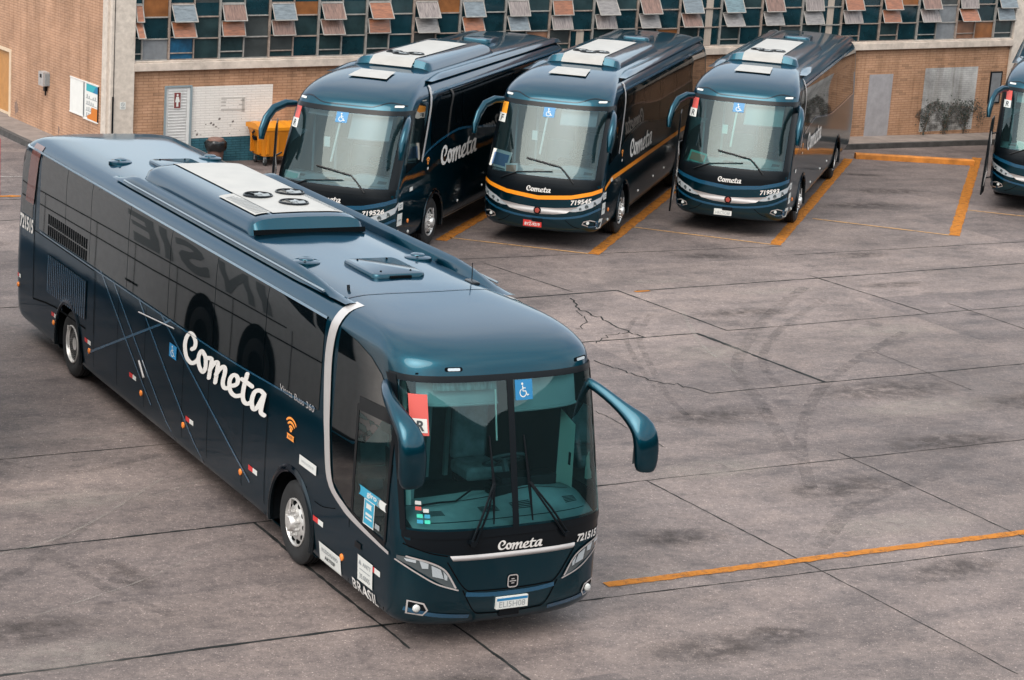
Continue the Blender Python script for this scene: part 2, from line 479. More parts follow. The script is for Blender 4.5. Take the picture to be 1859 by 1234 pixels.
GLASS3 = glass_mat('greenish_windscreen_glass', (.32, .55, .57), .045, 1.6)
GLASS2 = glass_mat('greyish_windscreen_glass', (.40, .54, .60), .055, 1.6)
GLASSD = glass_mat('door_glass', (.22, .52, .52), .04, 1.5)
INT_D = mat('cabin_dark_trim', (.045, .06, .065), .7, var=.2)
INT_M = mat('cabin_grey_trim', (.30, .38, .38), .6, var=.1)
INT_L = mat('cabin_light_trim', (.85, .84, .74), .6)
BLIND = mat('windscreen_roller_blind', (.36, .38, .37), .8)
SEATM = mat('seat_cloth', (.16, .20, .21), .85, var=.3)
GRN = mat('green_cabin_glass', (.06, .60, .42), .3)
REDEM = mat('brown_red_emblem', (.30, .05, .035), .4)
PLR = mat('red_number_plate', (.50, .035, .03), .4)
DISPM = mat('route_display', (.16, .20, .19), .5, var=.6, scale=4, stretch=(6, 1, 1))

def cloth_mat(name, col):
    m, t, b = new_mat(name)
    set_in(b, Base_Color=(*col, 1), Roughness=.9)
    out = [n for n in t.nodes if n.type == 'OUTPUT_MATERIAL'][0]
    tl = t.nodes.new('ShaderNodeBsdfTranslucent'); tl.inputs[0].default_value = (*col, 1)
    a = t.nodes.new('ShaderNodeMixShader'); a.inputs[0].default_value = .6
    t.links.new(b.outputs[0], a.inputs[1]); t.links.new(tl.outputs[0], a.inputs[2]); t.links.new(a.outputs[0], out.inputs[0])
    return m
CURT = cloth_mat('pale_cabin_curtain', (.85, .82, .70))

def mark_mat(name, col, amt, sc_=5):
    m, t, b = new_mat(name); set_in(b, Base_Color=(*col, 1), Roughness=.9, Specular_IOR_Level=.1)
    out = [n for n in t.nodes if n.type == 'OUTPUT_MATERIAL'][0]
    tr = t.nodes.new('ShaderNodeBsdfTransparent'); mx_ = t.nodes.new('ShaderNodeMixShader'); tcn = t.nodes.new('ShaderNodeTexCoord'); n = t.nodes.new('ShaderNodeTexNoise')
    n.inputs['Scale'].default_value = sc_; n.inputs['Detail'].default_value = 7; n.inputs['Roughness'].default_value = .75
    mr = t.nodes.new('ShaderNodeMapRange'); mr.inputs[1].default_value = .40; mr.inputs[2].default_value = .72; mr.inputs[3].default_value = 0; mr.inputs[4].default_value = amt
    t.links.new(tcn.outputs['Object'], n.inputs['Vector']); t.links.new(n.outputs['Fac'], mr.inputs[0]); t.links.new(mr.outputs[0], mx_.inputs[0]); t.links.new(tr.outputs[0], mx_.inputs[1]); t.links.new(b.outputs[0], mx_.inputs[2]); t.links.new(mx_.outputs[0], out.inputs[0])
    return m
# ------------------------------------------------------------------ coach builder
def pchip(xs, ys, x):
    n = len(xs)
    if x <= xs[0]: return ys[0]
    if x >= xs[-1]: return ys[-1]
    k = 0
    while x > xs[k + 1]: k += 1
    h = [xs[i + 1] - xs[i] for i in range(n - 1)]
    d = [(ys[i + 1] - ys[i]) / h[i] for i in range(n - 1)]
    def slope(i):
        if i == 0: return d[0]
        if i == n - 1: return d[-1]
        if d[i - 1] * d[i] <= 0: return 0
        w1, w2 = 2 * h[i] + h[i - 1], h[i] + 2 * h[i - 1]
        return (w1 + w2) / (w1 / d[i - 1] + w2 / d[i])
    t = (x - xs[k]) / h[k]
    m0, m1 = slope(k), slope(k + 1)
    return ((2 * t ** 3 - 3 * t * t + 1) * ys[k] + (t ** 3 - 2 * t * t + t) * h[k] * m0 + (-2 * t ** 3 + 3 * t * t) * ys[k + 1] + (t ** 3 - t * t) * h[k] * m1)

class Shape:
    """body surface: stacked rounded outlines. rows: z, half width, front y, rear y, front corner depth, rear corner depth"""
    def __init__(s, rows, n=2.9):
        s.rows, s.n = rows, n
        s.ts = list(range(len(rows)))
        s.c = [[r[k] for r in rows] for k in range(6)]
        s.tab = []
        for i in range((len(rows) - 1) * 12 + 1):
            t = i / 12
            s.tab.append([pchip(s.ts, s.c[k], t) for k in range(6)])
    def at(s, z):
        T = s.tab
        for i in range(len(T) - 1):
            if T[i + 1][0] >= z:
                a = (z - T[i][0]) / max(1e-9, T[i + 1][0] - T[i][0])
                a = min(1, max(0, a))
                return [T[i][k] + (T[i + 1][k] - T[i][k]) * a for k in range(6)]
        return T[-1]
    def fr(s, v, z, off=0.0):
        """front surface point; v positive towards the bus's own right side"""
        _, hw, yf, yr, df, dr = s.at(z)
        q = min(.9995, abs(v) / hw)
        w = (1 - q ** s.n) ** (1 / s.n)
        y = yf + df * (1 - w)
        nx = (q ** (s.n - 1)) * df; ny = (w ** (s.n - 1)) * hw if w > 0 else 0
        l = math.hypot(nx, ny) or 1
        sg = 1 if v > 0 else -1
        return (-(v + sg * nx / l * off), y - ny / l * off, z)
    def sd(s, side, y, z, off=0.0):
        """side surface point; side +1 = the bus's own right (local -x)"""
        _, hw, yf, yr, df, dr = s.at(z)
        x = hw; ya = yf + df; yb = yr - dr
        if y < ya: x = hw * max(0, 1 - (min(1, (ya - y) / df)) ** s.n) ** (1 / s.n)
        if y > yb: x = hw * max(0, 1 - (min(1, (y - yb) / dr)) ** 3) ** (1 / 3)
        return (-side * (x + off), y, z)
    def top(s, v, y, off=0.0):
        """height of the roof above (v, y), found from the outlines"""
        best = s.tab[-1][0]
        for r in reversed(s.tab):
            z, hw, yf, yr, df, dr = r
            ya, yb = yf + df, yr - dr
            inside = abs(v) < hw and yf < y < yr
            if inside and y < ya: inside = (abs(v) / hw) ** s.n + ((ya - y) / df) ** s.n < 1
            if inside and y > yb: inside = (abs(v) / hw) ** 3 + ((y - yb) / dr) ** 3 < 1
            if inside:
                best = z; break
        return best + off
    def body(s, levels, ystep, holes, arches, AR):
        """levels: list of t; holes(x,y,z)->bool deletes faces; arches: y centres"""
        NF, NR = 44, 20
        y0, y1 = s.at(1.0)[2] + s.at(1.0)[4], s.at(1.0)[3] - s.at(1.0)[5]
        NS = int((y1 - y0) / ystep)
        vs, M = [], None
        for t in levels:
            z, hw, yf, yr, df, dr = [pchip(s.ts, s.c[k], t) for k in range(6)]
            ya, yb = yf + df, yr - dr
            ring = []
            for i in range(NF + 1):
                a = -math.pi / 2 + math.pi * i / NF
                sn, cs = math.sin(a), max(0, math.cos(a))
                ring.append((hw * (abs(sn) ** (2 / s.n)) * (1 if sn > 0 else -1), ya - df * cs ** (2 / s.n), z))
            for i in range(1, NS): ring.append((hw, ya + (yb - ya) * i / NS, z))
            for i in range(NR + 1):
                a = math.pi / 2 - math.pi * i / NR
                sn, cs = math.sin(a), max(0, math.cos(a))
                ring.append((hw * (abs(sn) ** (2 / 3)) * (1 if sn > 0 else -1), yb + dr * cs ** (2 / 3), z))
            for i in range(1, NS): ring.append((-hw, yb + (ya - yb) * i / NS, z))
            M = len(ring); vs += ring
        fs = []
        for l in range(len(levels) - 1):
            for j in range(M):
                k = (j + 1) % M
                q = (l * M + j, l * M + k, (l + 1) * M + k, (l + 1) * M + j)
                c = [sum(vs[i][a] for i in q) / 4 for a in range(3)]
                if holes(*c): continue
                if abs(c[0]) > 1.0 and any((c[1] - a) ** 2 + (c[2] - .52) ** 2 < AR * AR for a in arches): continue
                fs.append(q)
        # snap the arch edge to a true circle
        for i, (x, y, z) in enumerate(vs):
            if abs(x) > 1.0:
                for a in arches:
                    d = math.hypot(y - a, z - .52)
                    if abs(d - AR) < ystep * .75 and d > 0:
                        vs[i] = (x, a + (y - a) * AR / d, .52 + (z - .52) * AR / d)
        fs.append(tuple(range(M))[::-1]); fs.append(tuple((len(levels) - 1) * M + j for j in range(M)))
        return vs, fs

def side_map(S, side, off=.004):
    return lambda y, z: S.sd(side, y, z, off)
def front_map(S, off=.004):
    return lambda v, z: S.fr(v, z, off)

def wheel(parent, y, side, rear=False, steer=0):
    """wheel in bus coordinates; side +1 = local -x"""
    sx = -side
    w = empty('wheel', (sx * 1.10, y, .52), 0)
    w.parent = parent
    w.rotation_euler = (0, 0, steer)
    ax = (sx, 0, 0)
    t = MB().lathe([(-.14, .30), (-.15, .40), (-.145, .47), (-.11, .515), (0, .522), (.11, .515), (.145, .47), (.155, .40), (.135, .305), (.10, .295)], (0, 0, 0), ax, 56)
    for k in (-.05, 0, .05): t.lathe([(k - .004, .5235), (k + .004, .5235)], (0, 0, 0), ax, 56, 1)
    t.build('tyre', [RUB, SEAM], w, 35)
    r = MB()
    if not rear:
        r.lathe([(.10, .298), (.145, .300), (.15, .285), (.12, .270), (.10, .262), (.105, .24), (.13, .215), (.145, .16), (.15, .12), (.15, .0001)], (0, 0, 0), ax, 48)
    else:
        r.lathe([(.10, .298), (.145, .300), (.15, .285), (.10, .272), (.0, .262), (-.05, .25), (-.06, .18), (-.055, .12), (-.05, .0001)], (0, 0, 0), ax, 48)
    h = MB(); d = MB()
    base = .15 if not rear else -.05
    for k in range(10):
        a = 2 * math.pi * k / 10
        r.lathe([(-.012, .034), (.012, .030), (.012, .0001)], ((.121 if not rear else -.052) * sx, .232 * math.cos(a), .232 * math.sin(a)), ax, 12, 1)
        b = a + .31
        h.lathe([(0, .021), (.035, .019), (.05, .015), (.052, .0001)], (base * sx, .150 * math.cos(b), .150 * math.sin(b)), ax, 8)
    if not rear:
        h.lathe([(0, .105), (.06, .10), (.085, .08), (.09, .0001)], (base * sx, 0, 0), ax, 24)
    else:
        h.lathe([(0, .12), (.10, .115), (.15, .10), (.155, .0001)], (base * sx, 0, 0), ax, 24)
    h.build('hub', ALU, w, 40)
    r.build('rim', [ALU, SEAM], w, 40)
    # valve extension
    v = MB().tube([(sx * .20, 0, -.05), (sx * .215, .01, .12), (sx * .20, .03, .30)], .010, 6)
    v.build('valve_hose', CHR, w)
    return w

def arch(parent, S, y, side, AR, mt):
    sx = -side
    m = MB()
    hw = S.at(.9)[1]
    n = 28
    a0 = -R(14)
    ang = [a0 + (math.pi - 2 * a0) * i / n for i in range(n + 1)]
    # lip: raised rounded flare
    prof = [(AR - .03, -.03), (AR - .03, .012), (AR - .005, .028), (AR + .03, .022), (AR + .062, .002)]
    vs = [(sx * (hw + h), y + r * math.cos(a), .52 + r * math.sin(a)) for a in ang for r, h in prof]
    k = len(prof)
    fs = [(i * k + j, i * k + j + 1, (i + 1) * k + j + 1, (i + 1) * k + j) for i in range(n) for j in range(k - 1)]
    m.add(vs, fs, 0)
    # inner well
    vs = [(sx * x, y + (AR - .01) * math.cos(a), .52 + (AR - .01) * math.sin(a)) for a in ang for x in (hw - .01, .72)]
    fs = [(i * 2, i * 2 + 1, i * 2 + 3, i * 2 + 2) for i in range(n)]
    m.add(vs, fs, 1)
    c = [(sx * .72, y + (AR - .01) * math.cos(a), .52 + (AR - .01) * math.sin(a)) for a in ang]
    m.add(c, [tuple(range(len(c)))], 1)
    return m.build('wheel_arch', [mt, SEAM], parent, 40, fixn=False)

def rrbox(m, x0, x1, y0, y1, z0, z1, r, mi=0, top_in=0.04, n=4):
    """box with rounded plan corners and a softened top edge"""
    o, _ = rrect2(x0, y0, x1, y1, r, n)
    i1, _ = rrect2(x0 + top_in * .3, y0 + top_in * .3, x1 - top_in * .3, y1 - top_in * .3, max(.01, r - top_in * .3), n)
    i2, _ = rrect2(x0 + top_in, y0 + top_in, x1 - top_in, y1 - top_in, max(.01, r - top_in), n)
    k = len(o); h = z1 - z0
    vs = [(a, b, z0) for a, b in o] + [(a, b, z1 - h * .35) for a, b in o] + [(a, b, z1 - h * .1) for a, b in i1] + [(a, b, z1) for a, b in i2]
    fs = [(l * k + j, l * k + (j + 1) % k, (l + 1) * k + (j + 1) % k, (l + 1) * k + j) for l in range(3) for j in range(k)]
    fs.append(tuple(3 * k + j for j in range(k)))
    return m.add(vs, fs, mi)

def roof_vent(parent, S, v, y):
    z = S.top(v, y)
    m = MB().lathe([(-.02, .18), (.022, .175), (.034, .15), (.036, .0001)], (-v, y, z), (0, 0, 1), 28)
    m.lathe([(0, .10), (.015, .09), (.024, .06), (.026, .0001)], (-v + .02, y + .05, z + .034), (0, 0, 1), 20)
    m.lathe([(0, .018), (.01, .018), (.011, .0001)], (-v - .06, y - .10, z + .045), (0, 0, 1), 8, 1)
    m.build('roof_vent', [PAINT, SEAM], parent, 35)

def cabin(root, S, yfm, dz, blindz, divider):
    """what shows behind the windscreen"""
    z0 = 1.28
    m = MB()
    # floor and rear bulkhead
    m.box(-1.15, 1.15, .55, 3.0, .95, 1.0)
    m.box(-1.18, 1.18, 2.95, 3.0, 1.0, 3.12)
    m.box(-1.1, 1.1, 1.25, 3.0, 3.10, 3.12, 1)
    m.build('cabin_shell', [INT_D, INT_M], root)
    d = MB()
    # dashboard: a sweep of humped sections following the windscreen
    def dash(a, b):
        v = 1.14 - 2.28 * a
        y_f = S.fr(v, z0 + .14)[1] + .03
        y = y_f + b * (1.05 - (v / 1.2) ** 2 * .25)
        hump = .10 * math.exp(-((v + .55) / .42) ** 2) * (1 if b > .3 else 0) * math.sin(min(1, (b - .3) / .7) * math.pi * .8)
        z = z0 + .10 + .10 * b + .07 * math.sin(b * math.pi) + hump + dz
        if b > .97: z -= .25
        return (-v, y, z)
    d.grid(dash, 24, 14)
    dsh = d.build('dashboard', INT_M, root, 60)
    q = MB()
    dp = lambda v, b, o: (lambda p: (p[0], p[1], p[2] + o))(dash((1.14 - v) / 2.28, b))
    for v0, v1, b0, b1 in ((.95, .70, .30, .42), (.25, .02, .30, .42), (-.15, -.40, .30, .42), (-.85, -1.02, .30, .42)):
        for k in range(5):
            t0 = b0 + (b1 - b0) * k / 5; q.add([dp(v0, t0, .004), dp(v1, t0, .004), dp(v1, t0 + .014, .004), dp(v0, t0 + .014, .004)], [(0, 1, 2, 3)])
    q.flat(ribbon([(1.05 - .105 * k, .62) for k in range(21)], .02, cap=False), lambda a, b: dp(a, b, .005)); q.flat(ribbon([(1.05 - .105 * k, .16) for k in range(21)], .014, cap=False), lambda a, b: dp(a, b, .005))
    c0 = dp(-.55, .72, 0); q.box(c0[0] - .36, c0[0] + .36, c0[1] - .04, c0[1] + .20, c0[2] - .02, c0[2] + .10)
    c0 = dp(.25, .6, 0); q.tube([dp(.9, .55, .02), dp(.7, .5, .06), dp(.45, .56, .03), dp(.2, .66, .10), dp(-.1, .7, .05)], .014, 6)
    q.box(.05, .32, c0[1] - .02, c0[1] + .2, c0[2], c0[2] + .14)
    q.build('dashboard_fittings', BLKP, dsh, 30, .01)
    s = MB()
    sx, sy, sz = .55, 1.35, 1.72 + dz
    t = Matrix.Rotation(R(-32), 3, 'X')
    ring = []
    for k in range(29):
        a = 2 * math.pi * k / 28
        p = t @ Vector((.25 * math.cos(a), .25 * math.sin(a), 0)); ring.append((sx + p.x, sy + p.y, sz + p.z))
    s.tube(ring, .018, 8)
    for a in (R(90), R(210), R(330)):
        p = t @ Vector((.25 * math.cos(a), .25 * math.sin(a), 0)); s.tube([(sx, sy, sz), (sx + p.x, sy + p.y, sz + p.z)], .016, 6)
    s.tube([(sx, sy, sz), (sx, sy - .25, sz - .4)], .04, 8)
    s.build('steering_wheel', INT_D, root, 40)
    c = MB()
    c.box(.30, .80, 1.75, 2.25, 1.35, 1.52); c.box(.32, .78, 2.2, 2.34, 1.5, 2.25); c.box(.42, .68, 2.22, 2.32, 2.27, 2.46)
    c.build('driver_seat', SEATM, root, 30, .05)
    c = MB()
    c.box(-.95, -.45, 1.9, 2.4, 1.30, 1.45); c.box(-.93, -.47, 2.35, 2.48, 1.45, 2.15)
    c.build('crew_seat', SEATM, root, 30, .05)
    p = MB()
    if not divider: p.add([(1.11, .70, 1.50), (1.11, 1.08, 1.50), (1.11, 1.07, 2.40), (1.11, .72, 2.30)], [(0, 1, 2, 3)], 0); p.add([(1.11, .50, 1.55), (1.11, .65, 1.52), (1.11, .66, 2.25), (1.11, .60, 2.22)], [(0, 1, 2, 3)], 1); p.box(1.095, 1.105, .76, .80, 1.80, 1.95, 2)
    p.box(.38, .43, 2.52, 2.57, 1.2, 2.8, 3); p.box(.12, .17, 2.52, 2.57, 1.2, 2.8, 3)
    p.box(-.55, -.50, 1.55, 1.60, 1.2, 2.85, 3); p.box(-.95, -.91, 1.3, 1.34, 1.2, 2.85, 3); p.box(-1.0, .1, 2.55, 2.6, 1.2, 2.0, 3)
    p.build('cabin_partition', [INT_L, GRN, BLKP, INT_M], root)
    # roller blinds hanging inside the glass
    b = MB()
    for a0, a1, zb in blindz:
        b.grid(lambda i, j, a0=a0, a1=a1, zb=zb: S.fr(a0 + (a1 - a0) * i, 3.02 + (zb - 3.02) * j, -.16), 8, 4)
        lo = [S.fr(a0 + (a1 - a0) * i / 8, zb, -.16) for i in range(9)]
        b.tube(lo, .018, 6)
    b.build('roller_blind', BLIND, root, 50)

def ac_unit(root, S, y0, y1, hw, h, style):
    m = MB()
    nb = 10
    def sec(v):      # profile over the width
        q = abs(v) / hw
        return h * (1 - q ** 7) ** (1 / 2.4) if q < 1 else 0
    def fn(a, b):
        v = hw - 2 * hw * a
        v = hw * math.copysign(abs(v / hw) ** .75, v)
        y = y0 + (y1 - y0) * b
        e = min(1, (y - y0) / .20); e = math.sqrt(max(0, 1 - (1 - e) ** 2)); g = min(1, (y1 - y) / .30); g = math.sqrt(max(0, 1 - (1 - g) ** 2))
        zb = S.top(min(.8, abs(v)) * math.copysign(1, v), y) - .02
        return (-v, y, zb + sec(v) * (.25 + .75 * e) * (.25 + .75 * g) + (.02 if b not in (0, 1) else 0))
    N = 44
    m.grid(fn, 28, N)
    # skirts down to the roof
    for b in (0, 1):
        e = [fn(i / 28, b) for i in range(29)]
        m.add(e + [(p[0], p[1], p[2] - .18) for p in e], [(i, i + 1, i + 30, i + 29) for i in range(28)])
    for a in (0, 1):
        e = [fn(a, i / N) for i in range(N + 1)]
        m.add(e + [(p[0], p[1], p[2] - .12) for p in e], [(i, i + 1, i + N + 2, i + N + 1) for i in range(N)])
    ac = m.build('ac_unit', PAINT, root, 40)
    def tp(v, y, off):
        zz = S.top(min(.8, abs(v)), y) - .02
        e = min(1, (y - y0) / .20); e = math.sqrt(max(0, 1 - (1 - e) ** 2)); g = min(1, (y1 - y) / .30); g = math.sqrt(max(0, 1 - (1 - g) ** 2))
        return (-v, y, zz + sec(v) * (.25 + .75 * e) * (.25 + .75 * g) + .02 + off)
    w = MB()
    if style == 'long':
        gp = MB(); gp.grid(lambda a, b: (-(.80 - 1.60 * a), y0 - .006 - .02 * b, S.top(.4, y0) + .055 - .065 * b), 12, 1); gp.build('ac_base_shade', SEAM, ac, 0)  # dark strip painting the shade under the air unit's front edge
        w.grid(lambda a, b: tp(.42 - 1.02 * a, y0 + .28 + (y1 - y0 - .34) * b, .012), 18, 30)
        w.grid(lambda a, b: tp(.66 - .22 * a, y0 + .30 + 1.35 * b, .016), 6, 12)
        w.build('ac_cover', WHTD, ac, 40)
        g = MB()
        for k in range(13):
            for j in range(9):
                if j < 9 - max(0, k - 9):
                    yy = y0 + .36 + k * .088; vv = .62 - j * .021
                    g.box(-vv - .004, -vv + .004, yy, yy + .055, tp(vv, yy, .017)[2], tp(vv, yy, .021)[2])
        for k in range(16):
            for j in range(3):
                yy = y0 + .36 + k * .088; vv = -.52 - j * .03
                g.box(-vv - .005, -vv + .005, yy, yy + .055, tp(vv, yy, .014)[2], tp(vv, yy, .018)[2])
        g.build('ac_grille', GREYP, ac, 0)
        fans = [(.16, y0 + 1.45), (-.38, y0 + 1.62), (-.13, y0 + .88)]
    else:
        w.grid(lambda a, b: tp(.47 - .94 * a, y0 + .015 + (y1 - y0 - .9) * b, .012), 14, 34)
        w.build('ac_cover', WHTD, ac, 40)
        MB().grid(lambda a, b: (-(.47 - .94 * a), y0 - .012 - .10 * (1 - b), S.top(.4, y0) + .03 + (tp(.47 - .94 * a, y0 + .02, .012)[2] - S.top(.4, y0) - .03) * b), 10, 3).build('ac_front_panel', WHTD, ac, 40)
        fans = [(.24, y0 + .85), (-.24, y0 + .85), (0.02, y0 + .62)] 
    for v, y in fans:
        z = tp(v, y, .0)[2]
        rr = .19 if style == 'long' else .17
        f = MB().lathe([(0, rr + .02), (.03, rr + .015), (.04, rr), (.012, rr - .01), (.012, .0001)], (-v, y, z), (0, 0, 1), 28)
        for k in range(7):
            a = 2 * math.pi * k / 7
            f.add([(-v + q * math.cos(a + w_), y + q * math.sin(a + w_), z + hh) for q, w_, hh in ((.05, 0, .02), (rr - .02, -.18, .018), (rr - .02, .22, .034), (.05, .5, .03))], [(0, 1, 2, 3)], 1)
        f.lathe([(.0, .055), (.04, .05), (.042, .0001)], (-v, y, z), (0, 0, 1), 14, 2)
        f.build('fan', [BLKP, GREYP, GREYP], ac, 35)
    return ac

def plate(root, S, v, z, kind, txt):
    m = MB()
    fm = lambda a, b, o=.035: (-(v + a), S.fr(v, z)[1] - o, z + b)
    m.box(-(v) - .20, -(v) + .20, S.fr(v, z)[1] - .033, S.fr(v, z)[1] + .02, z - .068, z + .068, 0)
    if kind == 'red':
        m.flat(text2(txt, .165, -.045, -.165, .02, .02), lambda a, b: fm(a, b, .036), 2)
        m.flat(text2('SAO PAULO', .07, .032, -.07, .05), lambda a, b: fm(a, b, .036), 2)
    else:
        if kind == 'blue_top': m.flat(rect2(.195, .028, -.195, .058), lambda a, b: fm(a, b, .0345), 1)
        m.flat(text2(txt, .165, -.05, -.165, .018, .0), lambda a, b: fm(a, b, .036), 3)
    m.build('number_plate', [PLR if kind == 'red' else WSTK, BLUS, WSTK, INKG], root, 0)

def marker(mb_, S, side, y, z, w=.30, h=.065):
    f = side_map(S, side, .006)
    mb_.flat(rect2(y + w / 2, z, y, z + h), f, 0); mb_.flat(rect2(y, z, y - w / 2, z + h), f, 1)

def lamp_dot(parent, S, side, y, z, r=.045, mt=None):
    p = S.sd(side, y, z)
    MB().lathe([(-.01, r), (.012, r * .95), (.02, r * .6), (.022, .0001)], p, (-side, 0, 0), 16).build('side_lamp', mt or AMB, parent, 50)

def mirror(root, path, ra, rb, gz):
    """one swept blade: path points, fore-aft radius, sideways radius; mirror glass on the back"""
    P = [Vector(p) for p in path]
    m = MB(); n = 20; vs = []
    for i, p in enumerate(P):
        t = (P[min(i + 1, len(P) - 1)] - P[max(i - 1, 0)]).normalized()
        a = (Vector((0, 1, 0)) - t * t.y).normalized(); b = t.cross(a)
        for k in range(n):
            an = 2 * math.pi * k / n
            ex = lambda q: math.copysign(abs(q) ** .75, q)
            vs.append(p + a * ra[i] * ex(math.cos(an)) + b * rb[i] * ex(math.sin(an)))
    fs = [(i * n + k, i * n + (k + 1) % n, (i + 1) * n + (k + 1) % n, (i + 1) * n + k) for i in range(len(P) - 1) for k in range(n)]
    fs += [tuple(range(n))[::-1], tuple((len(P) - 1) * n + k for k in range(n))]
    mi = m.add(vs, fs).build('mirror', PAINT, root, 50)
    sd_ = mi.modifiers.new('smooth', 'SUBSURF'); sd_.levels = 1; sd_.render_levels = 1
    (x, y), z0, z1, w = gz
    MB().grid(lambda a, b: (x - w + 2 * w * a, y, z0 + (z1 - z0) * b), 1, 1).build('mirror_glass', LAMPG, mi)

# ================================================================== the big coach in front
def front_coach():
    rows = [(.28, 1.20, .12, 15.15, .55, .35), (.36, 1.27, .04, 15.3, .60, .40), (.50, 1.292, .0, 15.38, .60, .40), (.80, 1.303, .0, 15.40, .60, .40),
            (1.25, 1.300, -.02, 15.42, .60, .40), (1.37, 1.298, -.01, 15.42, .60, .40), (2.0, 1.284, .13, 15.40, .60, .40), (3.05, 1.255, .385, 15.3, .60, .42),
            (3.20, 1.238, .44, 15.22, .62, .45), (3.33, 1.18, .62, 15.05, .66, .5), (3.42, 1.09, .96, 14.8, .7, .55), (3.475, .92, 1.5, 14.45, .75, .6),
            (3.505, .74, 2.1, 14.0, .7, .6), (3.52, .45, 2.6, 13.6, .5, .45), (3.527, .05, 3.0, 13.2, .06, .06)]
    S = Shape(rows)
    h = .509
    root = empty('coach', (.18, 23.206, 0), h)
    tag(root, 'navy coach turning in the foreground with side number 721515 and roof air unit', 'bus', 'navy coaches')
    SR = side_map(S, 1); FM = front_map(S)
    AR = .66
    arches = [3.25, 12.26]
    lv = [0, .5, 1, 1.5, 2, 2.5, 3, 3.33, 3.66, 4, 4.5, 5] + [5 + i / 5 for i in range(1, 6)] + [6 + i / 9 for i in range(1, 10)] + [7 + i / 4 for i in range(1, 29)]
    def holes(x, y, z):
        if y < .95 and abs(x) < 1.20 and 1.42 < z < 3.0 and y < S.at(z)[2] + .45: return True
        if x < -1.0 and .72 < y < 1.42 and 1.28 < z < 2.42: return True
        if x > 1.0 and .50 < y < 1.25 and 1.52 < z < 2.5: return True
        return False
    vs, fs = S.body(lv, .085, holes, arches, AR)
    bd = MB().add(vs, fs)
    body = bd.build('body', PAINT, root, 50)
    # windscreen halves, seals
    for a0, a1 in ((1.24, .035), (-.035, -1.24)):
        MB().grid(lambda i, j: S.fr(a0 + (a1 - a0) * i, 1.39 + 1.63 * j, .010), 14, 16).build('windscreen', GLASS, root, 60)
    m = MB()
    for u0, u1, z0, z1 in ((1.245, -1.245, 3.005, 3.075), (1.245, -1.245, 1.33, 1.415), (.04, -.04, 1.4, 3.02)):
        m.flat(rect2(u0, z0, u1, z1, 40, 4 if z1 - z0 < .2 else 16), front_map(S, .016))
    for sgn in (1, -1): m.flat(rect2(sgn * 1.215, 1.4, sgn * 1.253, 3.05, 4, 16), front_map(S, .016))
    m.build('windscreen_seal', BLKP, root, 50)
    # black panel under the windscreen, silver grille bar below
    m = MB().band([(1.25, 1.33), (.6, 1.34), (0, 1.34), (-.6, 1.34), (-1.25, 1.33)], [(1.2, 1.22), (.76, 1.14), (0, 1.14), (-.76, 1.14), (-1.2, 1.22)], front_map(S, .004), 3, 0, 8)
    m.build('scuttle_panel', BLKP, root, 50)
    m = MB().band([(.78, 1.135), (.4, 1.135), (0, 1.135), (-.4, 1.135), (-.80, 1.135)], [(.74, 1.075), (.4, 1.07), (0, 1.07), (-.4, 1.07), (-.76, 1.075)], lambda a, b: S.fr(a, b, .012 + .022 * math.sin(max(0, min(1, (b - 1.07) / .065)) * math.pi)), 4, 0, 8)
    m.build('silver_grille_bar', CHR, root, 60)
    # front grooves
    m = MB()
    f6 = front_map(S, .006)
    for pts in ([(.80, 1.06), (.58, .74), (.4, .70), (0, .69), (-.4, .70), (-.58, .74), (-.80, 1.06)], [(.6, .72), (.45, .46), (.3, .42), (0, .41), (-.3, .42), (-.45, .46), (-.6, .72)], [(1.24, 1.25), (1.0, 1.17), (.8, 1.13)], [(-1.24, 1.25), (-1.0, 1.17), (-.8, 1.13)]):
        m.flat(ribbon(spline(pts, 6), .014, cap=False), f6, 0)
    m.flat(ribbon(spline([(1.2, .5), (.9, .44), (.5, .40)], 8), .05, cap=False), front_map(S, .008), 1)
    m.flat(ribbon(spline([(-1.2, .5), (-.9, .44), (-.5, .40)], 8), .05, cap=False), front_map(S, .008), 1)
    m.flat(ribbon(spline([(.56, .67), (.3, .645), (0, .64), (-.3, .645), (-.56, .67)], 8), .05, cap=False), front_map(S, .008), 1)
    m.build('bumper_trim', [SEAM, LINE], root, 50)
    MB().box(-.13, .13, S.fr(0, .4)[1] - .02, .1, .36, .46).build('tow_cover', BLKP, root, 30, .01)
    # headlamps
    for s in (1, -1):
        up = [(1.27, 1.10), (1.16, 1.115), (1.0, 1.07), (.85, .99), (.75, .87), (.67, .75)]
        lo = [(1.27, 1.06), (1.16, 1.0), (1.0, .90), (.85, .81), (.75, .755), (.67, .745)]
        up = [(s * a, b) for a, b in up]; lo = [(s * a, b) for a, b in lo]
        hl = MB().band(up, lo, lambda a, b: S.fr(a, b, .012), 3, 0, 4).build('headlight', LAMPG, root, 60)
        m = MB()
        f2 = front_map(S, .02)
        for q in ([(1.22, 1.09), (1.12, 1.085), (1.12, 1.05), (1.2, 1.06)], [(1.09, 1.08), (1.0, 1.05), (1.0, .99), (1.06, .99)], [(.97, 1.03), (.87, .98), (.83, .87), (.95, .90)], [(.84, .96), (.79, .90), (.79, .85), (.82, .86)]):
            m.add([f2(s * a, b) for a, b in q], [(0, 1, 2, 3)])
        m.build('lamp_reflector', LENS, hl, 0)
        m = MB()
        m.flat(ribbon(spline([(s * 1.27, 1.045), (s * 1.1, .93), (s * .9, .81), (s * .66, .728)], 6), .016), front_map(S, .018))
        m.flat(ribbon(spline([(s * 1.2, 1.112), (s * 1.0, 1.065), (s * .82, .965), (s * .69, .76)], 6), .02), front_map(S, .018))
        m.build('lamp_trim', CHR, hl, 50)
        fl = MB()
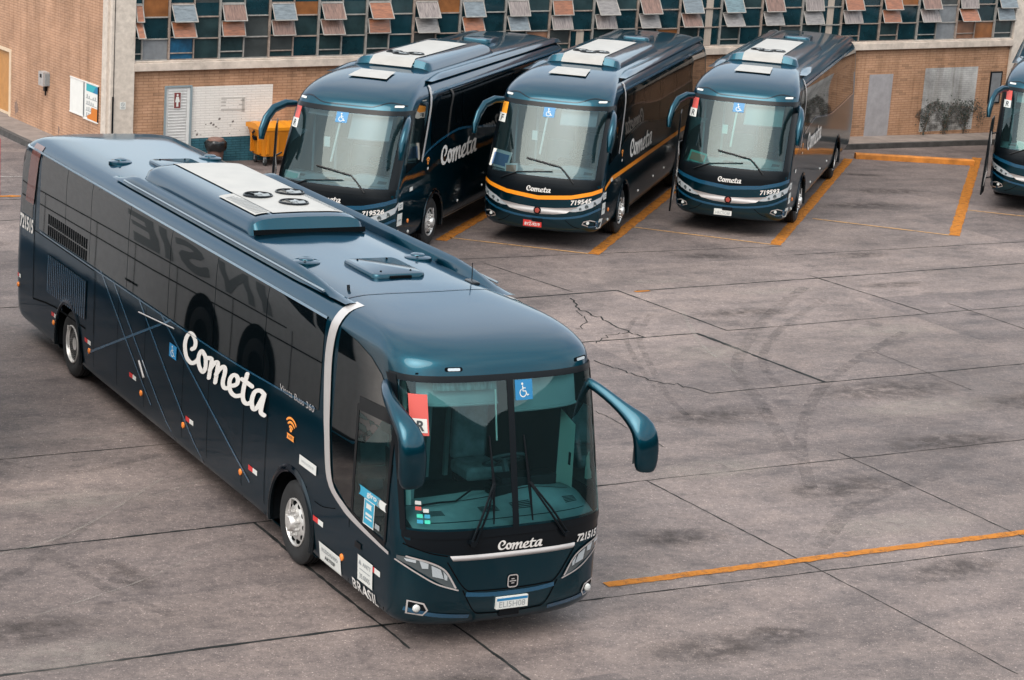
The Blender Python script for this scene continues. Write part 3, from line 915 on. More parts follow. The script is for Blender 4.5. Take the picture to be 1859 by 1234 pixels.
        fl.flat(join2(ribbon([(s * 1.17, .60), (s * 1.17, .45), (s * 1.02, .44), (s * .98, .50), (s * 1.02, .575)], .02, True)), front_map(S, .014), 0)
        fl.add([S.fr(s * a, b, .008) for a, b in ((1.17, .6), (1.17, .45), (1.02, .44), (.98, .5), (1.02, .575))], [(0, 1, 2, 3, 4)], 1)
        p = S.fr(s * 1.09, .515)
        fl.lathe([(0, .045), (.02, .043), (.03, .03), (.032, .0001)], p, (0, -1, 0), 18, 2)
        fl.build('fog_lamp', [CHR, BLKP, DRL], root, 50)
        # marker lamps over the windscreen
        v = .66 if s > 0 else -1.0
        mk = MB(); mk.flat(rrect2(v - .10, 3.12, v + .10, 3.165, .02), front_map(S, .008), 0); mk.flat(rrect2(v - .07, 3.128, v + .07, 3.157, .012), front_map(S, .014), 1)
        mk.build('roof_marker_lamp', [SEAM, LENS], root, 0)
    # emblem
    m = MB(); f8 = front_map(S, .014)
    m.flat(rrect2(-.075, .70, .055, .85, .03), front_map(S, .010), 1)
    o2, _ = rrect2(-.07, .705, .05, .845, .03)
    m.flat(ribbon(o2, .014, True), f8, 0)
    for a, w in ((.80, .03), (.775, .075), (.75, .03)): m.flat(ribbon([(-.01 - w / 2, a), (-.01 + w / 2, a)], .012), f8, 0)
    m.build('front_emblem', [CHR, BLKP], root, 0)
    plate(root, S, -.01, .53, 'blue_top', 'ELI5H08')
    m = MB(); f5 = front_map(S, .012)
    script_on(m, lambda o: front_map(S, o), .012, .22, 1.155, -.34, 1.275)
    m.build('front_lettering', WHT, root, 0)
    m = MB(); m.flat(text2('721515', -.83, 1.13, -1.16, 1.225, .035, .15), f5)
    m.build('front_number', WHT, root, 0)
    # windscreen stickers
    g = front_map(S, .016); g2 = front_map(S, .019)
    def st_r(m): m.flat(rect2(1.14, 2.44, .965, 2.88, 6, 6), g, 0); m.flat(rect2(1.12, 2.47, .98, 2.62, 6, 2), g2, 1); m.flat(text2('R', 1.09, 2.49, 1.01, 2.60, .03, .15), front_map(S, .022), 2)
    def st_w(m): m.flat(rect2(-.06, 2.78, -.28, 3.0, 4, 4), g, 3); m.flat(wheelchair2(-.085, 2.80, -.25, 2.98), g2, 1)
    each('windscreen_sticker', [REDS, WSTK, INKD, BLUS, LBLU, GRN], root, [st_r, st_w] + [lambda m, a=a, b=b, q=q: m.flat(rect2(a, b - .04, a - .055, b), g, q) for a, b, q in ((1.13, 1.74, 1), (1.13, 1.68, 0), (1.06, 1.66, 1), (1.12, 1.60, 5), (1.05, 1.60, 4), (1.12, 1.54, 4), (1.05, 1.54, 5))])
    # wipers
    for sx, base, top, mid in ((1, (.54, 1.28), (.29, 2.42), (.27, 1.92)), (-1, (-.64, 1.27), (-.14, 2.40), (-.17, 1.9))):
        m = MB()
        P = lambda a, b, o: S.fr(a, b, o)
        for dx in (.02, -.03): m.tube([P(base[0] + dx, base[1], .05), P((base[0] + mid[0]) / 2 + dx, (base[1] + mid[1]) / 2, .07), P(mid[0] + dx * .3, mid[1], .06)], .014, 6)
        m.tube([P(base[0], base[1], .0), P(base[0], base[1], .07)], .04, 8)
        m.tube([P(top[0], top[1], .025), P(mid[0], mid[1], .045), P(mid[0] + (mid[0] - top[0]) * .6 + .02 * sx, 1.47, .025)], .013, 6, rads=[.008, .02, .008])
        m.tube([P(top[0], top[1], .018), P(mid[0], mid[1], .018), P(mid[0] + (mid[0] - top[0]) * .6 + .02 * sx, 1.47, .018)], .008, 4)
        m.build('wiper', BLKP, root, 40)
    # mirrors (own right side seen on the image left)
    mirror(root, [(1.12, .66, 2.87), (1.22, .46, 2.80), (1.315, .26, 2.70), (1.40, .08, 2.60), (1.475, -.07, 2.515), (1.525, -.14, 2.40), (1.535, -.17, 2.20), (1.53, -.18, 2.01), (1.525, -.18, 1.96)],
           [.05, .055, .055, .06, .075, .085, .08, .075, .05], [.055, .06, .065, .085, .135, .16, .155, .14, .09], ((1.535, -.075), 2.04, 2.40, .12))
    mirror(root, [(-1.20, .98, 2.92), (-1.33, .74, 2.90), (-1.41, .46, 2.84), (-1.42, .20, 2.73), (-1.38, .0, 2.61), (-1.36, -.06, 2.46), (-1.35, -.06, 2.22), (-1.345, -.06, 2.04), (-1.34, -.06, 1.99)],
           [.05, .065, .075, .085, .09, .10, .095, .09, .05], [.05, .06, .07, .095, .135, .16, .16, .15, .09], ((-1.35, .045), 2.08, 2.44, .12))
    MB().grid(lambda i, j: S.sd(-1, 1.30 - .84 * i, 1.48 + 1.06 * j, .012), 8, 8).build('driver_window', GLASSD, root, 60)
    MB().add([(1.11, .70, 1.50), (1.11, 1.08, 1.50), (1.11, 1.07, 2.40), (1.11, .72, 2.30)], [(0, 1, 2, 3)]).box(1.095, 1.105, .76, .80, 1.80, 1.95, 1).build('driver_curtain', [CURT, BLKP], root)
    cabin(root, S, None, .02, [(1.1, .08, 2.72), (-.1, -1.1, 2.62)], True)
    MB().grid(lambda i, j: S.fr(.9 - .75 * i, 2.99 - .09 * j, -.06), 8, 2).build('route_display', DISPM, root)
    m = MB(); m.tube([S.fr(1.02, 3.0, -.05), S.fr(.15, 3.0, -.05)], .012, 6); m.tube([S.fr(.16, 2.9, -.04), S.fr(.17, 2.35, -.04)], .010, 6)
    m.tube([(-.98, .7, 1.45), (-.93, .95, 2.2), (-.9, 1.2, 2.9)], .03, 8)
    m.build('grab_rail', INT_L, root, 40)
    # side windows, own right side and left side
    for side in (1, -1):
        f = side_map(S, side, .006)
        y_edges = [2.60, 4.35, 6.10, 7.85, 9.60, 11.35, 12.6, 13.98]
        for i in range(len(y_edges) - 1):
            a, b = y_edges[i] + .008, y_edges[i + 1] - .008
            lo = lambda y: 2.02 + .10 * max(0, 1 - (y - 2.6) / 3)
            MB().grid(lambda p, q: f(a + (b - a) * p, lo(a + (b - a) * p) + (3.225 - lo(a + (b - a) * p)) * q), 12, 10).build('side_window', BLK, root, 60)
        m = MB().band([(2.18, 3.22), (1.7, 3.18), (1.3, 3.1), (1.0, 2.98), (.80, 2.8)], [(2.2, 2.0), (1.7, 2.02), (1.3, 2.1), (1.0, 2.35), (.80, 2.6)], f, 8, 0, 5)
        m.build('side_window', BLK, root, 60)
        # black zone under belt down the door area
        m = MB().band([(2.2, 1.98), (1.6, 2.0), (1.5, 2.06), (1.47, 2.5)], [(2.05, 1.42), (1.66, 1.26), (1.5, 1.24), (1.47, 1.22)], f, 8, 0, 5)
        m.build('black_side_panel', BLK, root, 60)
        up = [(2.39, 3.47), (2.43, 3.3), (2.51, 2.83), (2.46, 2.3), (2.38, 1.90), (2.21, 1.39), (1.78, 1.19), (1.32, 1.115), (.48, 1.055)]
        lo = [(2.19, 3.47), (2.23, 3.3), (2.31, 2.86), (2.28, 2.35), (2.23, 1.94), (2.07, 1.42), (1.68, 1.255), (1.2, 1.165), (.48, 1.09)]
        us, ls = spline(up, 5), spline(lo, 5)
        MB().band([tuple(p) for p in us], [tuple(p) for p in ls], side_map(S, side, .016), 3, 0, 1).build('silver_side_strip', CHR, root, 60)
    # door (image-left side)
    f = side_map(S, 1, .010)
    dr = MB()
    for pts, w, mi in (([(1.52, 2.50), (1.50, 1.20)], .06, 0), ([(.62, 2.58), (.60, 1.16)], .05, 0), ([(1.5, 2.52), (.62, 2.58)], .16, 0), ([(1.52, 1.22), (1.1, 1.17), (.6, 1.14)], .05, 0)):
        dr.flat(ribbon(spline(pts, 6), w, cap=False), f, mi)
    dr.flat(ribbon([(.56, 3.1), (.58, 2.0), (.60, .36)], .018, cap=False), side_map(S, 1, .008), 1)
    dr.flat(ribbon([(1.56, 1.2), (1.56, .36)], .014, cap=False), side_map(S, 1, .008), 1)
    door = dr.build('door', [BLKP, SEAM], root, 60)
    MB().grid(lambda i, j: S.sd(1, 1.49 - .86 * i, 1.2 + 1.32 * j, .006), 6, 10).build('door_glass', GLASSD, door, 60)
    m = MB().tube([(-1.12, 1.02, 1.25), (-1.12, 1.02, 1.75), (-1.12, .95, 1.92), (-1.12, .86, 1.75), (-1.12, .86, 1.3)], .018, 8)
    m.build('door_handrail', BLKP, door, 60)
    MB().flat(rrect2(1.36, .86, 1.20, .93, .02), side_map(S, 1, .012)).build('door_handle', BLKP, door)
    m = MB(); g = side_map(S, 1, .012); g2 = side_map(S, 1, .015)
    m.flat(rrect2(1.30, 1.50, .80, 1.61, .05), g, 0); m.flat(rrect2(.84, 1.50, .64, 1.60, .045), g, 1); m.flat(text2('giro', 1.12, 1.52, .86, 1.60, .03), g2, 1)
    m.flat(rect2(1.18, 1.20, .90, 1.50), g, 1); m.flat(rect2(1.165, 1.215, .915, 1.49), side_map(S, 1, .0135), 0); m.flat(rrect2(1.11, 1.40, .98, 1.46, .02), g2, 1)
    m.flat(rect2(1.12, 1.32, .95, 1.35), g2, 1); m.flat(rect2(1.12, 1.28, .95, 1.30), g2, 1); m.flat(rect2(.86, 1.24, .74, 1.30), g2, 2)
    m.build('door_sticker', [LBLU, WSTK, INKG], door, 0)
    # panel seams of the lower side
    f = side_map(S, 1, .005)
    each('panel_seam', SEAM, root, [lambda m, q=q, w=w: m.flat(ribbon(spline(q, 3), w, cap=False), f) for q, w in
        [([(y, 1.95), (y, 1.1), (y, .34)], .012) for y in (4.12, 4.9, 6.15, 7.12, 8.7, 9.9, 11.0)] + [([(2.55, 1.02), (2.3, 1.03), (1.95, 1.12)], .01), ([(14.12, 2.98), (14.22, 2.2), (14.18, .82)], .025), ([(14.18, .82), (13.0, .95), (11.4, .98)], .03),
         ([(14.2, 1.95), (12.5, 1.95), (11.1, 1.95)], .014), ([(11.08, 3.2), (11.05, 1.9), (11.02, 1.0)], .014)]])
    # belt line highlight
    m = MB(); m.flat(ribbon(spline([(13.9, 1.985), (10, 1.985), (6, 2.0), (4.2, 2.05), (2.7, 2.12)], 12), .022, cap=False), side_map(S, 1, .012))
    m.flat(ribbon(spline([(14.9, 3.245), (10, 3.245), (6, 3.245), (2.6, 3.245)], 14), .03, cap=False), side_map(S, 1, .014))
    m.build('belt_moulding', LINE, root, 50)
    # livery lines
    m = MB(); f = side_map(S, 1, .0055)
    for a, b in (((10.83, 2.05), (8.36, .60)), ((9.06, 2.0), (6.3, .36)), ((8.13, 2.0), (4.6, .62)), ((11.3, .62), (7.69, 2.0)), ((10.2, 2.0), (7.4, .34))):
        m.flat(ribbon([(a[0] + (b[0] - a[0]) * k / 8, a[1] + (b[1] - a[1]) * k / 8) for k in range(9)], .035, cap=False), f)
    m.build('livery_lines', LINE, root, 0)
    # engine grilles
    for (y0, y1, z0, z1, dk, n) in ((13.5, 11.45, 2.02, 2.36, True, 19), (13.4, 11.4, 1.12, 1.72, False, 20)):
        m = MB(); f = lambda y, z, o=.012: S.sd(1, y, z, o)
        for k in range(n):
            y = y0 + (y1 - y0) * (k + .5) / n; w = abs(y1 - y0) / n * (.62 if dk else .5)
            for a, b in ((z0, (z0 + z1) / 2 - .012), ((z0 + z1) / 2 + .012, z1)) if dk else ((z0, z1),):
                m.flat(rect2(y + w / 2, a, y - w / 2, b), lambda p, q: f(p, q, .010), 0 if dk else 1)
                if not dk: m.flat(rect2(y + w / 2, a, y + w / 2 - .045, b), lambda p, q: f(p, q, .022), 2)
        m.build('engine_grille', [SEAM, PAINT2, LINE], root, 0)
    # lettering
    m = MB(); f = side_map(S, 1, .012)
    script_on(m, lambda o: side_map(S, 1, o), .012, 7.16 - _u0, _z0, 7.16 - _u1, _z1)
    m.build('side_lettering', WHT, root, 0)
    m = MB(); m.flat(text2('721515', 15.02, 1.86, 14.28, 2.10, .03), side_map(S, 1, .01)); m.build('side_number', WHT, root, 0)
    m = MB(); m.flat(text2('BRASIL', 1.42, .34, .72, .47, .015), f); m.build('country_lettering', WHT, root, 0)
    m = MB(); m.flat(text2('Vissta Buss 360', 3.78, 2.06, 2.72, 2.14), f); m.build('model_lettering', CHR, root, 0)
    m = MB(); m.flat(rrect2(7.68, 1.50, 7.40, 1.69, .02), f, 0); m.flat(wheelchair2(7.65, 1.51, 7.43, 1.68), side_map(S, 1, .015), 1)
    m.build('access_sign', [BLUS, WSTK], root, 0)
    m = MB()
    for rr in (.05, .10, .15): m.flat(ribbon([(3.36 - rr * 1.3 * math.cos(R(a)), 1.66 + rr * math.sin(R(a))) for a in range(40, 145, 12)], .028), f, 0)
    m.flat(disc2(3.36, 1.665, .035, .025), f, 0); m.flat(rrect2(3.46, 1.54, 3.26, 1.61, .02), f, 0); m.flat(text2('WIFI', 3.43, 1.555, 3.29, 1.595), side_map(S, 1, .015), 1)
    m.build('wifi_emblem', [ORNL, INKD], root, 0)
    f15 = side_map(S, 1, .015)
    def np1(m): m.flat(rect2(3.05, 1.335, 2.54, 1.455), f, 0); m.flat(text2('WWW.VIACAOCOMETA.COM', 2.98, 1.38, 2.62, 1.41), f15, 1)
    def np2(m): m.flat(rrect2(2.36, .36, 1.74, .585, .02), f, 0); m.flat(text2('RODOVIARIO', 2.28, .49, 1.82, .54, .01), f15, 1); m.flat(text2('ARTESP', 2.2, .41, 1.9, .46, .02), f15, 2)
    def np3(m): m.flat(rrect2(1.26, .50, .86, .80, .015), f, 0); m.flat(text2('ANTT', 1.12, .70, .9, .75, .02), f15, 1); m.flat(([(1.23, .70), (1.15, .70), (1.19, .76)], [(0, 1, 2)]), f15, 1); m.flat(rect2(1.2, .645, .92, .655), f15, 1); m.flat(text2('35.0005', 1.2, .54, .92, .60, .01), f15, 1)
    each('notice_plate', [WSTK, INKG, INKD], root, [np1, np2, np3])
    each('side_reflector', [REDR, WSTK], root, [lambda m, y=y, z=z, w=w: marker(m, S, 1, y, z, w) for y, z, w in ((13.0, .78, .3), (11.27, .78, .3), (9.16, .78, .3), (6.8, .78, .3), (4.5, .78, .3), (2.42, .78, .3), (.82, .72, .3), (15.0, 1.0, .2))])
    for y, z in ((13.05, .68), (11.2, .68), (8.8, .66), (7.05, .68), (4.92, .66), (1.72, .60), (15.05, .86)): lamp_dot(root, S, 1, y, z)
    for a, b, w in (((8.85, 1.13), (8.62, .94), .014), ((8.95, 1.82), (7.5, 1.93), .010)): MB().tube([S.sd(1, *a, .03), S.sd(1, *b, .03)], w, 6).build('hatch_handle', CHR, root, 50)
    # rear quarter: red-brown strip, rear side glass
    m = MB(); f = side_map(S, 1, .009)
    m.flat(rect2(14.98, 2.12, 14.35, 3.16, 6, 8), side_map(S, 1, .005), 1); m.band([(14.5, 3.34), (14.05, 3.34)], [(14.75, 2.35), (14.3, 2.35)], side_map(S, 1, .014), 10, 0, 4)
    m.build('rear_quarter_panel', [mat('rust_red_panel', (.09, .016, .010), .35, coat=.6), BLK], root, 50)
    # roof furniture
    for s in (1, -1):
        m = MB(); n = 60; prof = [(-.085, -.08), (-.055, .5), (-.038, .88), (0, 1), (.038, .88), (.055, .5), (.085, -.08)]
        vs = []
        for i in range(n + 1):
            y = 2.35 + (10.75 - 2.35) * i / n
            e = min(1, (y - 2.35) / 1.6); g = min(1, (10.75 - y) / .9)
            hh = .145 * (e * e * (3 - 2 * e)) * (g * g * (3 - 2 * g)) + .012
            vc = 1.07 - .03 * (1 - e)
            zb = S.top(vc - .05, y) - .02
            for a, b in prof: vs.append((-s * (vc + a), y, zb + hh * b + .02))
        k = len(prof)
        m.add(vs, [(i * k + j, i * k + j + 1, (i + 1) * k + j + 1, (i + 1) * k + j) for i in range(n) for j in range(k - 1)])
        rail = m.build('roof_fairing', PAINT, root, 50)
        m = MB(); m.tube([(-s * 1.155, y, S.top(1.02, y) + .045) for y in [2.9 + 7.3 * i / 20 for i in range(21)]], .016, 6); m.build('fairing_strip', STRP, rail, 60)
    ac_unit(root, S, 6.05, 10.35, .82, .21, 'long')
    for v, y in ((.77, 4.35), (-.77, 4.35), (.75, 11.6), (-.77, 11.8)): roof_vent(root, S, v, y)
    for y0, y1 in ((3.25, 4.2), (10.72, 11.5)):
        m = MB(); z = S.top(.3, (y0 + y1) / 2)
        rrbox(m, -.36, .36, y0, y1, z - .05, z + .055, .10, 0, .05); m.box(-.14, .14, y0 - .03, y0 + .02, z + .0, z + .03, 1)
        for a in (-.2, .2): m.lathe([(0, .014), (.012, .012), (.013, .0001)], (a, y1 - .12, z + .055), (0, 0, 1), 8, 1); m.lathe([(0, .014), (.012, .012), (.013, .0001)], (a, y0 + .14, z + .055), (0, 0, 1), 8, 1)
        m.build('roof_hatch', [PAINT, SEAM], root, 35)
    m = MB(); z = S.top(-.85, 2.95)
    rrbox(m, .78, .90, 2.85, 3.1, z - .03, z + .03, .04, 0, .02); m.tube([(.84, 2.98, z), (.85, 3.01, z + .24)], .006, 6, 0)
    m.build('roof_antenna', [BLKP], root, 40)
    MB().tube([(-.84, 2.9, z - .02), (-.84, 2.92, z + .06)], .02, 8, 0).build('roof_antenna', BLKP, root, 40)
    m = MB(); pts = [(v, 2.5 + .10 * (v / 1) ** 2) for v in [-.98 + 1.96 * i / 30 for i in range(31)]]
    m.add([(-v, y + d, S.top(v, y + d) + .006) for v, y in pts for d in (0, .03)], [(2 * i, 2 * i + 1, 2 * i + 3, 2 * i + 2) for i in range(30)])
    m.build('roof_seam', PAINT2, root, 0)
    for y in arches:
        for side in (1, -1):
            arch(root, S, y, side, AR, PAINT2); wheel(root, y, side, y > 6)
    return root

# ================================================================== the parked coaches
def parked_coach(loc, h, label, number, platekind, platetxt, stripe, card, door_open, glass, papers):
    rows = [(.40, 1.16, .03, 13.35, .55, .35), (.48, 1.25, -.05, 13.5, .60, .40), (.62, 1.285, -.11, 13.55, .62, .40), (.95, 1.30, -.15, 13.6, .64, .40),
            (1.3, 1.30, -.15, 13.6, .64, .40), (1.5, 1.297, -.12, 13.6, .64, .40), (2.2, 1.272, .18, 13.6, .64, .40), (3.0, 1.232, .60, 13.55, .66, .42),
            (3.16, 1.205, .70, 13.5, .68, .45), (3.32, 1.15, .98, 13.4, .72, .5), (3.46, 1.05, 1.45, 13.2, .75, .55), (3.56, .92, 2.05, 12.9, .75, .6),
            (3.61, .74, 2.6, 12.6, .7, .6), (3.63, .45, 3.1, 12.3, .5, .45), (3.637, .05, 3.5, 12.0, .06, .06)]
    S = Shape(rows, 2.5)
    root = empty('coach', loc, h)
    tag(root, label, 'bus', 'navy coaches')
    AR = .64; arches = [2.66, 9.9]
    lv = [0, .5, 1, 1.5, 2, 2.5, 3, 3.5, 4, 4.5, 5] + [5 + i / 5 for i in range(1, 6)] + [6 + i / 7 for i in range(1, 8)] + [7 + i / 3 for i in range(1, 22)]
    def holes(x, y, z):
        return abs(x) < 1.12 and 1.58 < z < 2.95 and y < S.at(z)[2] + .42
    vs, fs = S.body(lv, .11, holes, arches, AR)
    MB().add(vs, fs).build('body', PAINT, root, 50)
    MB().grid(lambda i, j: S.fr(1.18 - 2.36 * i, 1.54 + 1.44 * j, .010), 26, 14).build('windscreen', glass, root, 60)
    m = MB()
    for u0, u1, z0, z1 in ((1.24, -1.24, 2.96, 3.05), (1.25, -1.25, 1.44, 1.57)): m.flat(rect2(u0, z0, u1, z1, 40, 4), front_map(S, .016))
    for sgn in (1, -1): m.flat(rect2(sgn * 1.14, 1.55, sgn * 1.262, 3.02, 4, 16), front_map(S, .016))
    m.build('windscreen_seal', BLKP, root, 50)
    m = MB().band([(1.25, 1.45), (.6, 1.45), (0, 1.45), (-.6, 1.45), (-1.25, 1.45)], [(1.26, 1.36), (.7, 1.22), (0, 1.14), (-.7, 1.22), (-1.26, 1.36)], front_map(S, .004), 3, 0, 8)
    m.build('scuttle_panel', BLKP, root, 50)
    # ridge under the scuttle, orange on the striped one
    up = [(1.27, 1.39), (1.1, 1.325), (.7, 1.23), (0, 1.165), (-.7, 1.23), (-1.1, 1.325), (-1.27, 1.39)]
    lo = [(a, b - .085) for a, b in up]
    m = MB().band(up, lo, lambda a, b: S.fr(a, b, .020), 2, 0, 6)
    m.build('front_stripe' if stripe else 'front_ridge', ORNG if stripe else LINE, root, 60)
    # silver grille with emblem
    up = [(.86, .985), (.4, .93), (0, .905), (-.4, .93), (-.86, .985)]
    lo = [(.62, .84), (.35, .79), (0, .765), (-.35, .79), (-.62, .84)]
    MB().band(up, lo, lambda a, b: S.fr(a, b, .014 + .012 * math.sin(b * 40)), 6, 0, 6).build('silver_grille_bar', CHR, root, 60)
    m = MB(); p = S.fr(0, .845, .015)
    m.lathe([(0, .085), (.015, .08), (.016, .0001)], p, (0, -1, 0), 24, 1); m.lathe([(.016, .062), (.03, .055), (.031, .0001)], p, (0, -1, 0), 5, 0)
    m.build('front_emblem', [REDEM, BLKP], root, 40)
    m = MB(); m.flat(ribbon(spline([(1.27, .95), (.95, .80), (.5, .715), (0, .69), (-.5, .715), (-.95, .80), (-1.27, .95)], 8), .05, cap=False), front_map(S, .012), 1)
    m.flat(ribbon(spline([(.9, .5), (.75, .56), (.6, .68)], 6), .012, cap=False), front_map(S, .006), 0); m.flat(ribbon(spline([(-.9, .5), (-.75, .56), (-.6, .68)], 6), .012, cap=False), front_map(S, .006), 0)
    m.build('bumper_trim', [SEAM, LINE], root, 50)
    MB().box(-.12, .12, S.fr(0, .63)[1] - .02, .0, .59, .68).build('tow_cover', BLKP, root, 30, .01)
    for s in (1, -1):
        up = [(1.295, 1.30), (1.26, 1.20), (1.12, 1.12), (.95, 1.05), (.80, .97), (.70, .89)]
        lo = [(1.295, 1.24), (1.26, 1.08), (1.12, .98), (.95, .91), (.80, .88), (.70, .875)]
        hl = MB().band([(s * a, b) for a, b in up], [(s * a, b) for a, b in lo], lambda a, b: S.fr(a, b, .012), 3, 0, 4).build('headlight', LENS, root, 60)
        for a, b, r in ((1.16, 1.06, .05), (1.02, 1.0, .045), (.9, .95, .03)):
            m = MB(); p = S.fr(s * a, b, .012); m.lathe([(0, r), (.012, r * .8), (.004, r * .6), (.008, .0001)], p, (-s * .35, -1, 0), 14)
            m.build('lamp_reflector', LAMPG, hl, 40)
        fl = MB()
        pl = [(1.22, .66), (1.10, .70), (.98, .665), (.95, .61), (1.08, .555), (1.2, .56)]
        fl.add([S.fr(s * a, b, .008) for a, b in pl], [tuple(range(6))], 1); fl.flat(ribbon([(s * a, b) for a, b in pl], .022, True), front_map(S, .013), 2)
        fl.flat(ribbon([(s * 1.22, .67), (s * 1.21, .56), (s * 1.08, .55)], .045), front_map(S, .016), 0)
        fl.lathe([(0, .034), (.02, .03), (.021, .0001)], S.fr(s * 1.06, .64, .01), (0, -1, 0), 14, 3)
        fl.build('fog_lamp', [LINE, BLKP, CHR, DRL], root, 50)
        v = s * 1.02
        mk = MB(); mk.flat(rrect2(v - .08, 3.115, v + .08, 3.155, .018), front_map(S, .012)); mk.build('roof_marker_lamp', DRL, root, 0)
    # dome lip over the windscreen
    m = MB(); m.flat(ribbon(spline([(1.15, 3.14), (.95, 3.19), (.8, 3.19), (.55, 3.11), (.3, 3.10), (0, 3.10), (-.3, 3.10), (-.55, 3.11), (-.8, 3.19), (-.95, 3.19), (-1.15, 3.14)], 6), .022, cap=False), front_map(S, .006), 0)
    m.build('dome_lip', PAINT2, root, 50)
    m = MB(); script_on(m, lambda o: front_map(S, o), .024, .27, 1.24 if stripe else 1.235, -.27, 1.36); m.build('front_lettering', WHT, root, 0)
    if number: 
        m = MB(); m.flat(text2(number, -.70, 1.015, -1.10, 1.12, .03, .1), lambda a, b: S.fr(a, b + (abs(a) - .7) * .16, .022)); m.build('front_number', WHT, root, 0)
    plate(root, S, .1, .54, platekind, platetxt)
    # stickers
    g = front_map(S, .014); g2 = front_map(S, .018); m = MB()
    m.flat(rect2(1.17, 2.72, 1.0, 2.97, 6, 4), g, 0); m.flat(rect2(1.17, 2.55, 1.0, 2.73, 6, 3), g2, 1); m.flat(text2(card, 1.125, 2.575, 1.045, 2.70, .02, .15), front_map(S, .021), 2)
    m.build('windscreen_sticker', [YELS if card == 'F' else REDS, WSTK, INKD, BLUS], root, 0)
    m = MB(); m.flat(rect2(.17, 2.76, -.08, 2.96, 4, 4), g, 3); m.flat(wheelchair2(.14, 2.77, -.05, 2.95), g2, 1)
    m.build('windscreen_sticker', [YELS if card == 'F' else REDS, WSTK, INKD, BLUS], root, 0)
    m = MB()
    for pts, rr in (([(-.72, 1.49), (-.50, 1.72), (-.40, 1.80), (.35, 1.92)], .018), ([(.85, 1.46), (.5, 1.62), (-.25, 1.70)], .014)):
        q = [S.fr(a, b, .05) for a, b in pts]; m.tube(q, rr, 6)
    m.build('wiper', BLKP, root, 40)
    # ear mirrors hanging from the roof corners
    for s in (1, -1):
        x = -s
        path = [(1.13, .75, 3.00), (1.26, .50, 3.02), (1.40, .22, 2.93), (1.47, .02, 2.74), (1.50, -.10, 2.52), (1.50, -.14, 2.34)]
        if s < 0: path = [(1.20, 1.0, 2.86), (1.30, .75, 2.93), (1.38, .45, 2.88), (1.42, .2, 2.72), (1.42, .08, 2.50), (1.42, .02, 2.20)]
        if s < 0: rads = [.07, .085, .11, .135, .145, .09]
        else: rads = [.065, .085, .095, .105, .11, .08]
        MB().tube([(x * a, b, c) for a, b, c in [tuple(p) for p in path]], .1, 14, rads=rads, squash=(.62, 1.0)).build('mirror', PAINT, root, 60)
    cabin(root, S, None, .16, {'719526': [(.95, .30, 2.84), (-.12, -1.02, 2.46)], '719545': [(.95, .25, 2.92), (-.20, -1.04, 2.62)], '719593': [(-.10, -1.04, 2.50)], None: [(.95, .30, 2.7)]}[number], False)
    m = MB(); m.tube([S.fr(.08, 2.75, -.05), S.fr(.10, 2.0, -.05)], .022, 8); m.box(-.36, -.24, S.fr(.3, 2.4)[1] + .12, S.fr(.3, 2.4)[1] + .16, 2.25, 2.45)
    m.build('blind_rail', INT_L, root, 40)
    for side in (1, -1):
        f = side_map(S, side, .006)
        lo = lambda y: 2.02 + .28 * math.exp(-((y - 4.6) / 1.9) ** 2)
        e = [2.35, 4.5, 6.5, 8.5, 10.5, 12.9]
        for i in range(5):
            a, b = e[i] + .008, e[i + 1] - .008
            MB().grid(lambda p, q: f(a + (b - a) * p, lo(a + (b - a) * p) + (3.22 - lo(a + (b - a) * p)) * q), 10, 8).build('side_window', BLK, root, 60)
        MB().band([(2.3, 3.22), (1.9, 3.2), (1.6, 3.12), (1.35, 2.98), (1.05, 2.72)], [(1.85, 2.02), (1.6, 1.95), (1.3, 1.9), (1.0, 1.85), (.75, 1.82)], f, 8, 0, 5).build('driver_window', BLK, root, 60)
        m = MB(); m.flat(ribbon([(2.46 - .74 * k / 8, 3.38 - 1.4 * k / 8) for k in range(9)], .10, cap=True), side_map(S, side, .028)); m.build('silver_side_strip', CHR, root, 60)
        m = MB(); m.flat(ribbon(spline([(1.75, 1.98), (2.2, 2.12), (3.2, 2.25), (4.4, 2.31), (6, 2.16), (8, 2.02), (12.9, 2.0)], 8), .05, cap=False), side_map(S, side, .012)); m.build('belt_moulding', LINE if not stripe else PAINT2, root, 50)
        m = MB(); m.flat(ribbon([(y, 3.27) for y in [2.4 + 10.5 * k / 20 for k in range(21)]], .05, cap=False), side_map(S, side, .02)); m.build('gutter', LINE, root, 50)
        if stripe:
            m = MB().band([(.45, 1.385), (.75, 1.46), (1.1, 1.53), (4, 1.53), (8, 1.53), (13.2, 1.53)], [(.45, 1.30), (.75, 1.37), (1.1, 1.43), (4, 1.43), (8, 1.43), (13.2, 1.43)], side_map(S, side, .01), 2, 0, 6); m.build('side_stripe', ORNG, root, 50)
        m = MB(); f = side_map(S, side, .012)
        if side < 0: script_on(m, lambda o: side_map(S, side, o), .012, 3.02, 1.64, 5.55, 2.08)
        else: script_on(m, lambda o: side_map(S, side, o), .012, 5.55, 1.64, 3.02, 2.08)
        m.build('side_lettering', WHT, root, 0)
        m = MB(); sg = 1 if side < 0 else -1
        for rr in (.06, .11): m.flat(ribbon([(2.15 + sg * rr * 1.2 * math.cos(R(a)), 1.85 + rr * math.sin(R(a))) for a in range(40, 145, 15)], .03), f, 0)
        m.flat(disc2(2.15, 1.85, .035, .03), f, 0); m.flat(disc2(2.15, 1.74, .05, .03), f, 1)
        m.build('wifi_emblem', [ORNL, WSTK], root, 0)
        f15 = side_map(S, side, .015)
        def q1(m): m.flat(rect2(.62, 1.12, .36, 1.27), f, 0); m.flat(rect2(.57, 1.17, .42, 1.19), f15, 1); m.flat(rect2(.57, 1.21, .42, 1.23), f15, 1)
        def q2(m): m.flat(rect2(.60, .80, .34, 1.05), f, 0); m.flat(rect2(.55, .9, .4, .93), f15, 1)
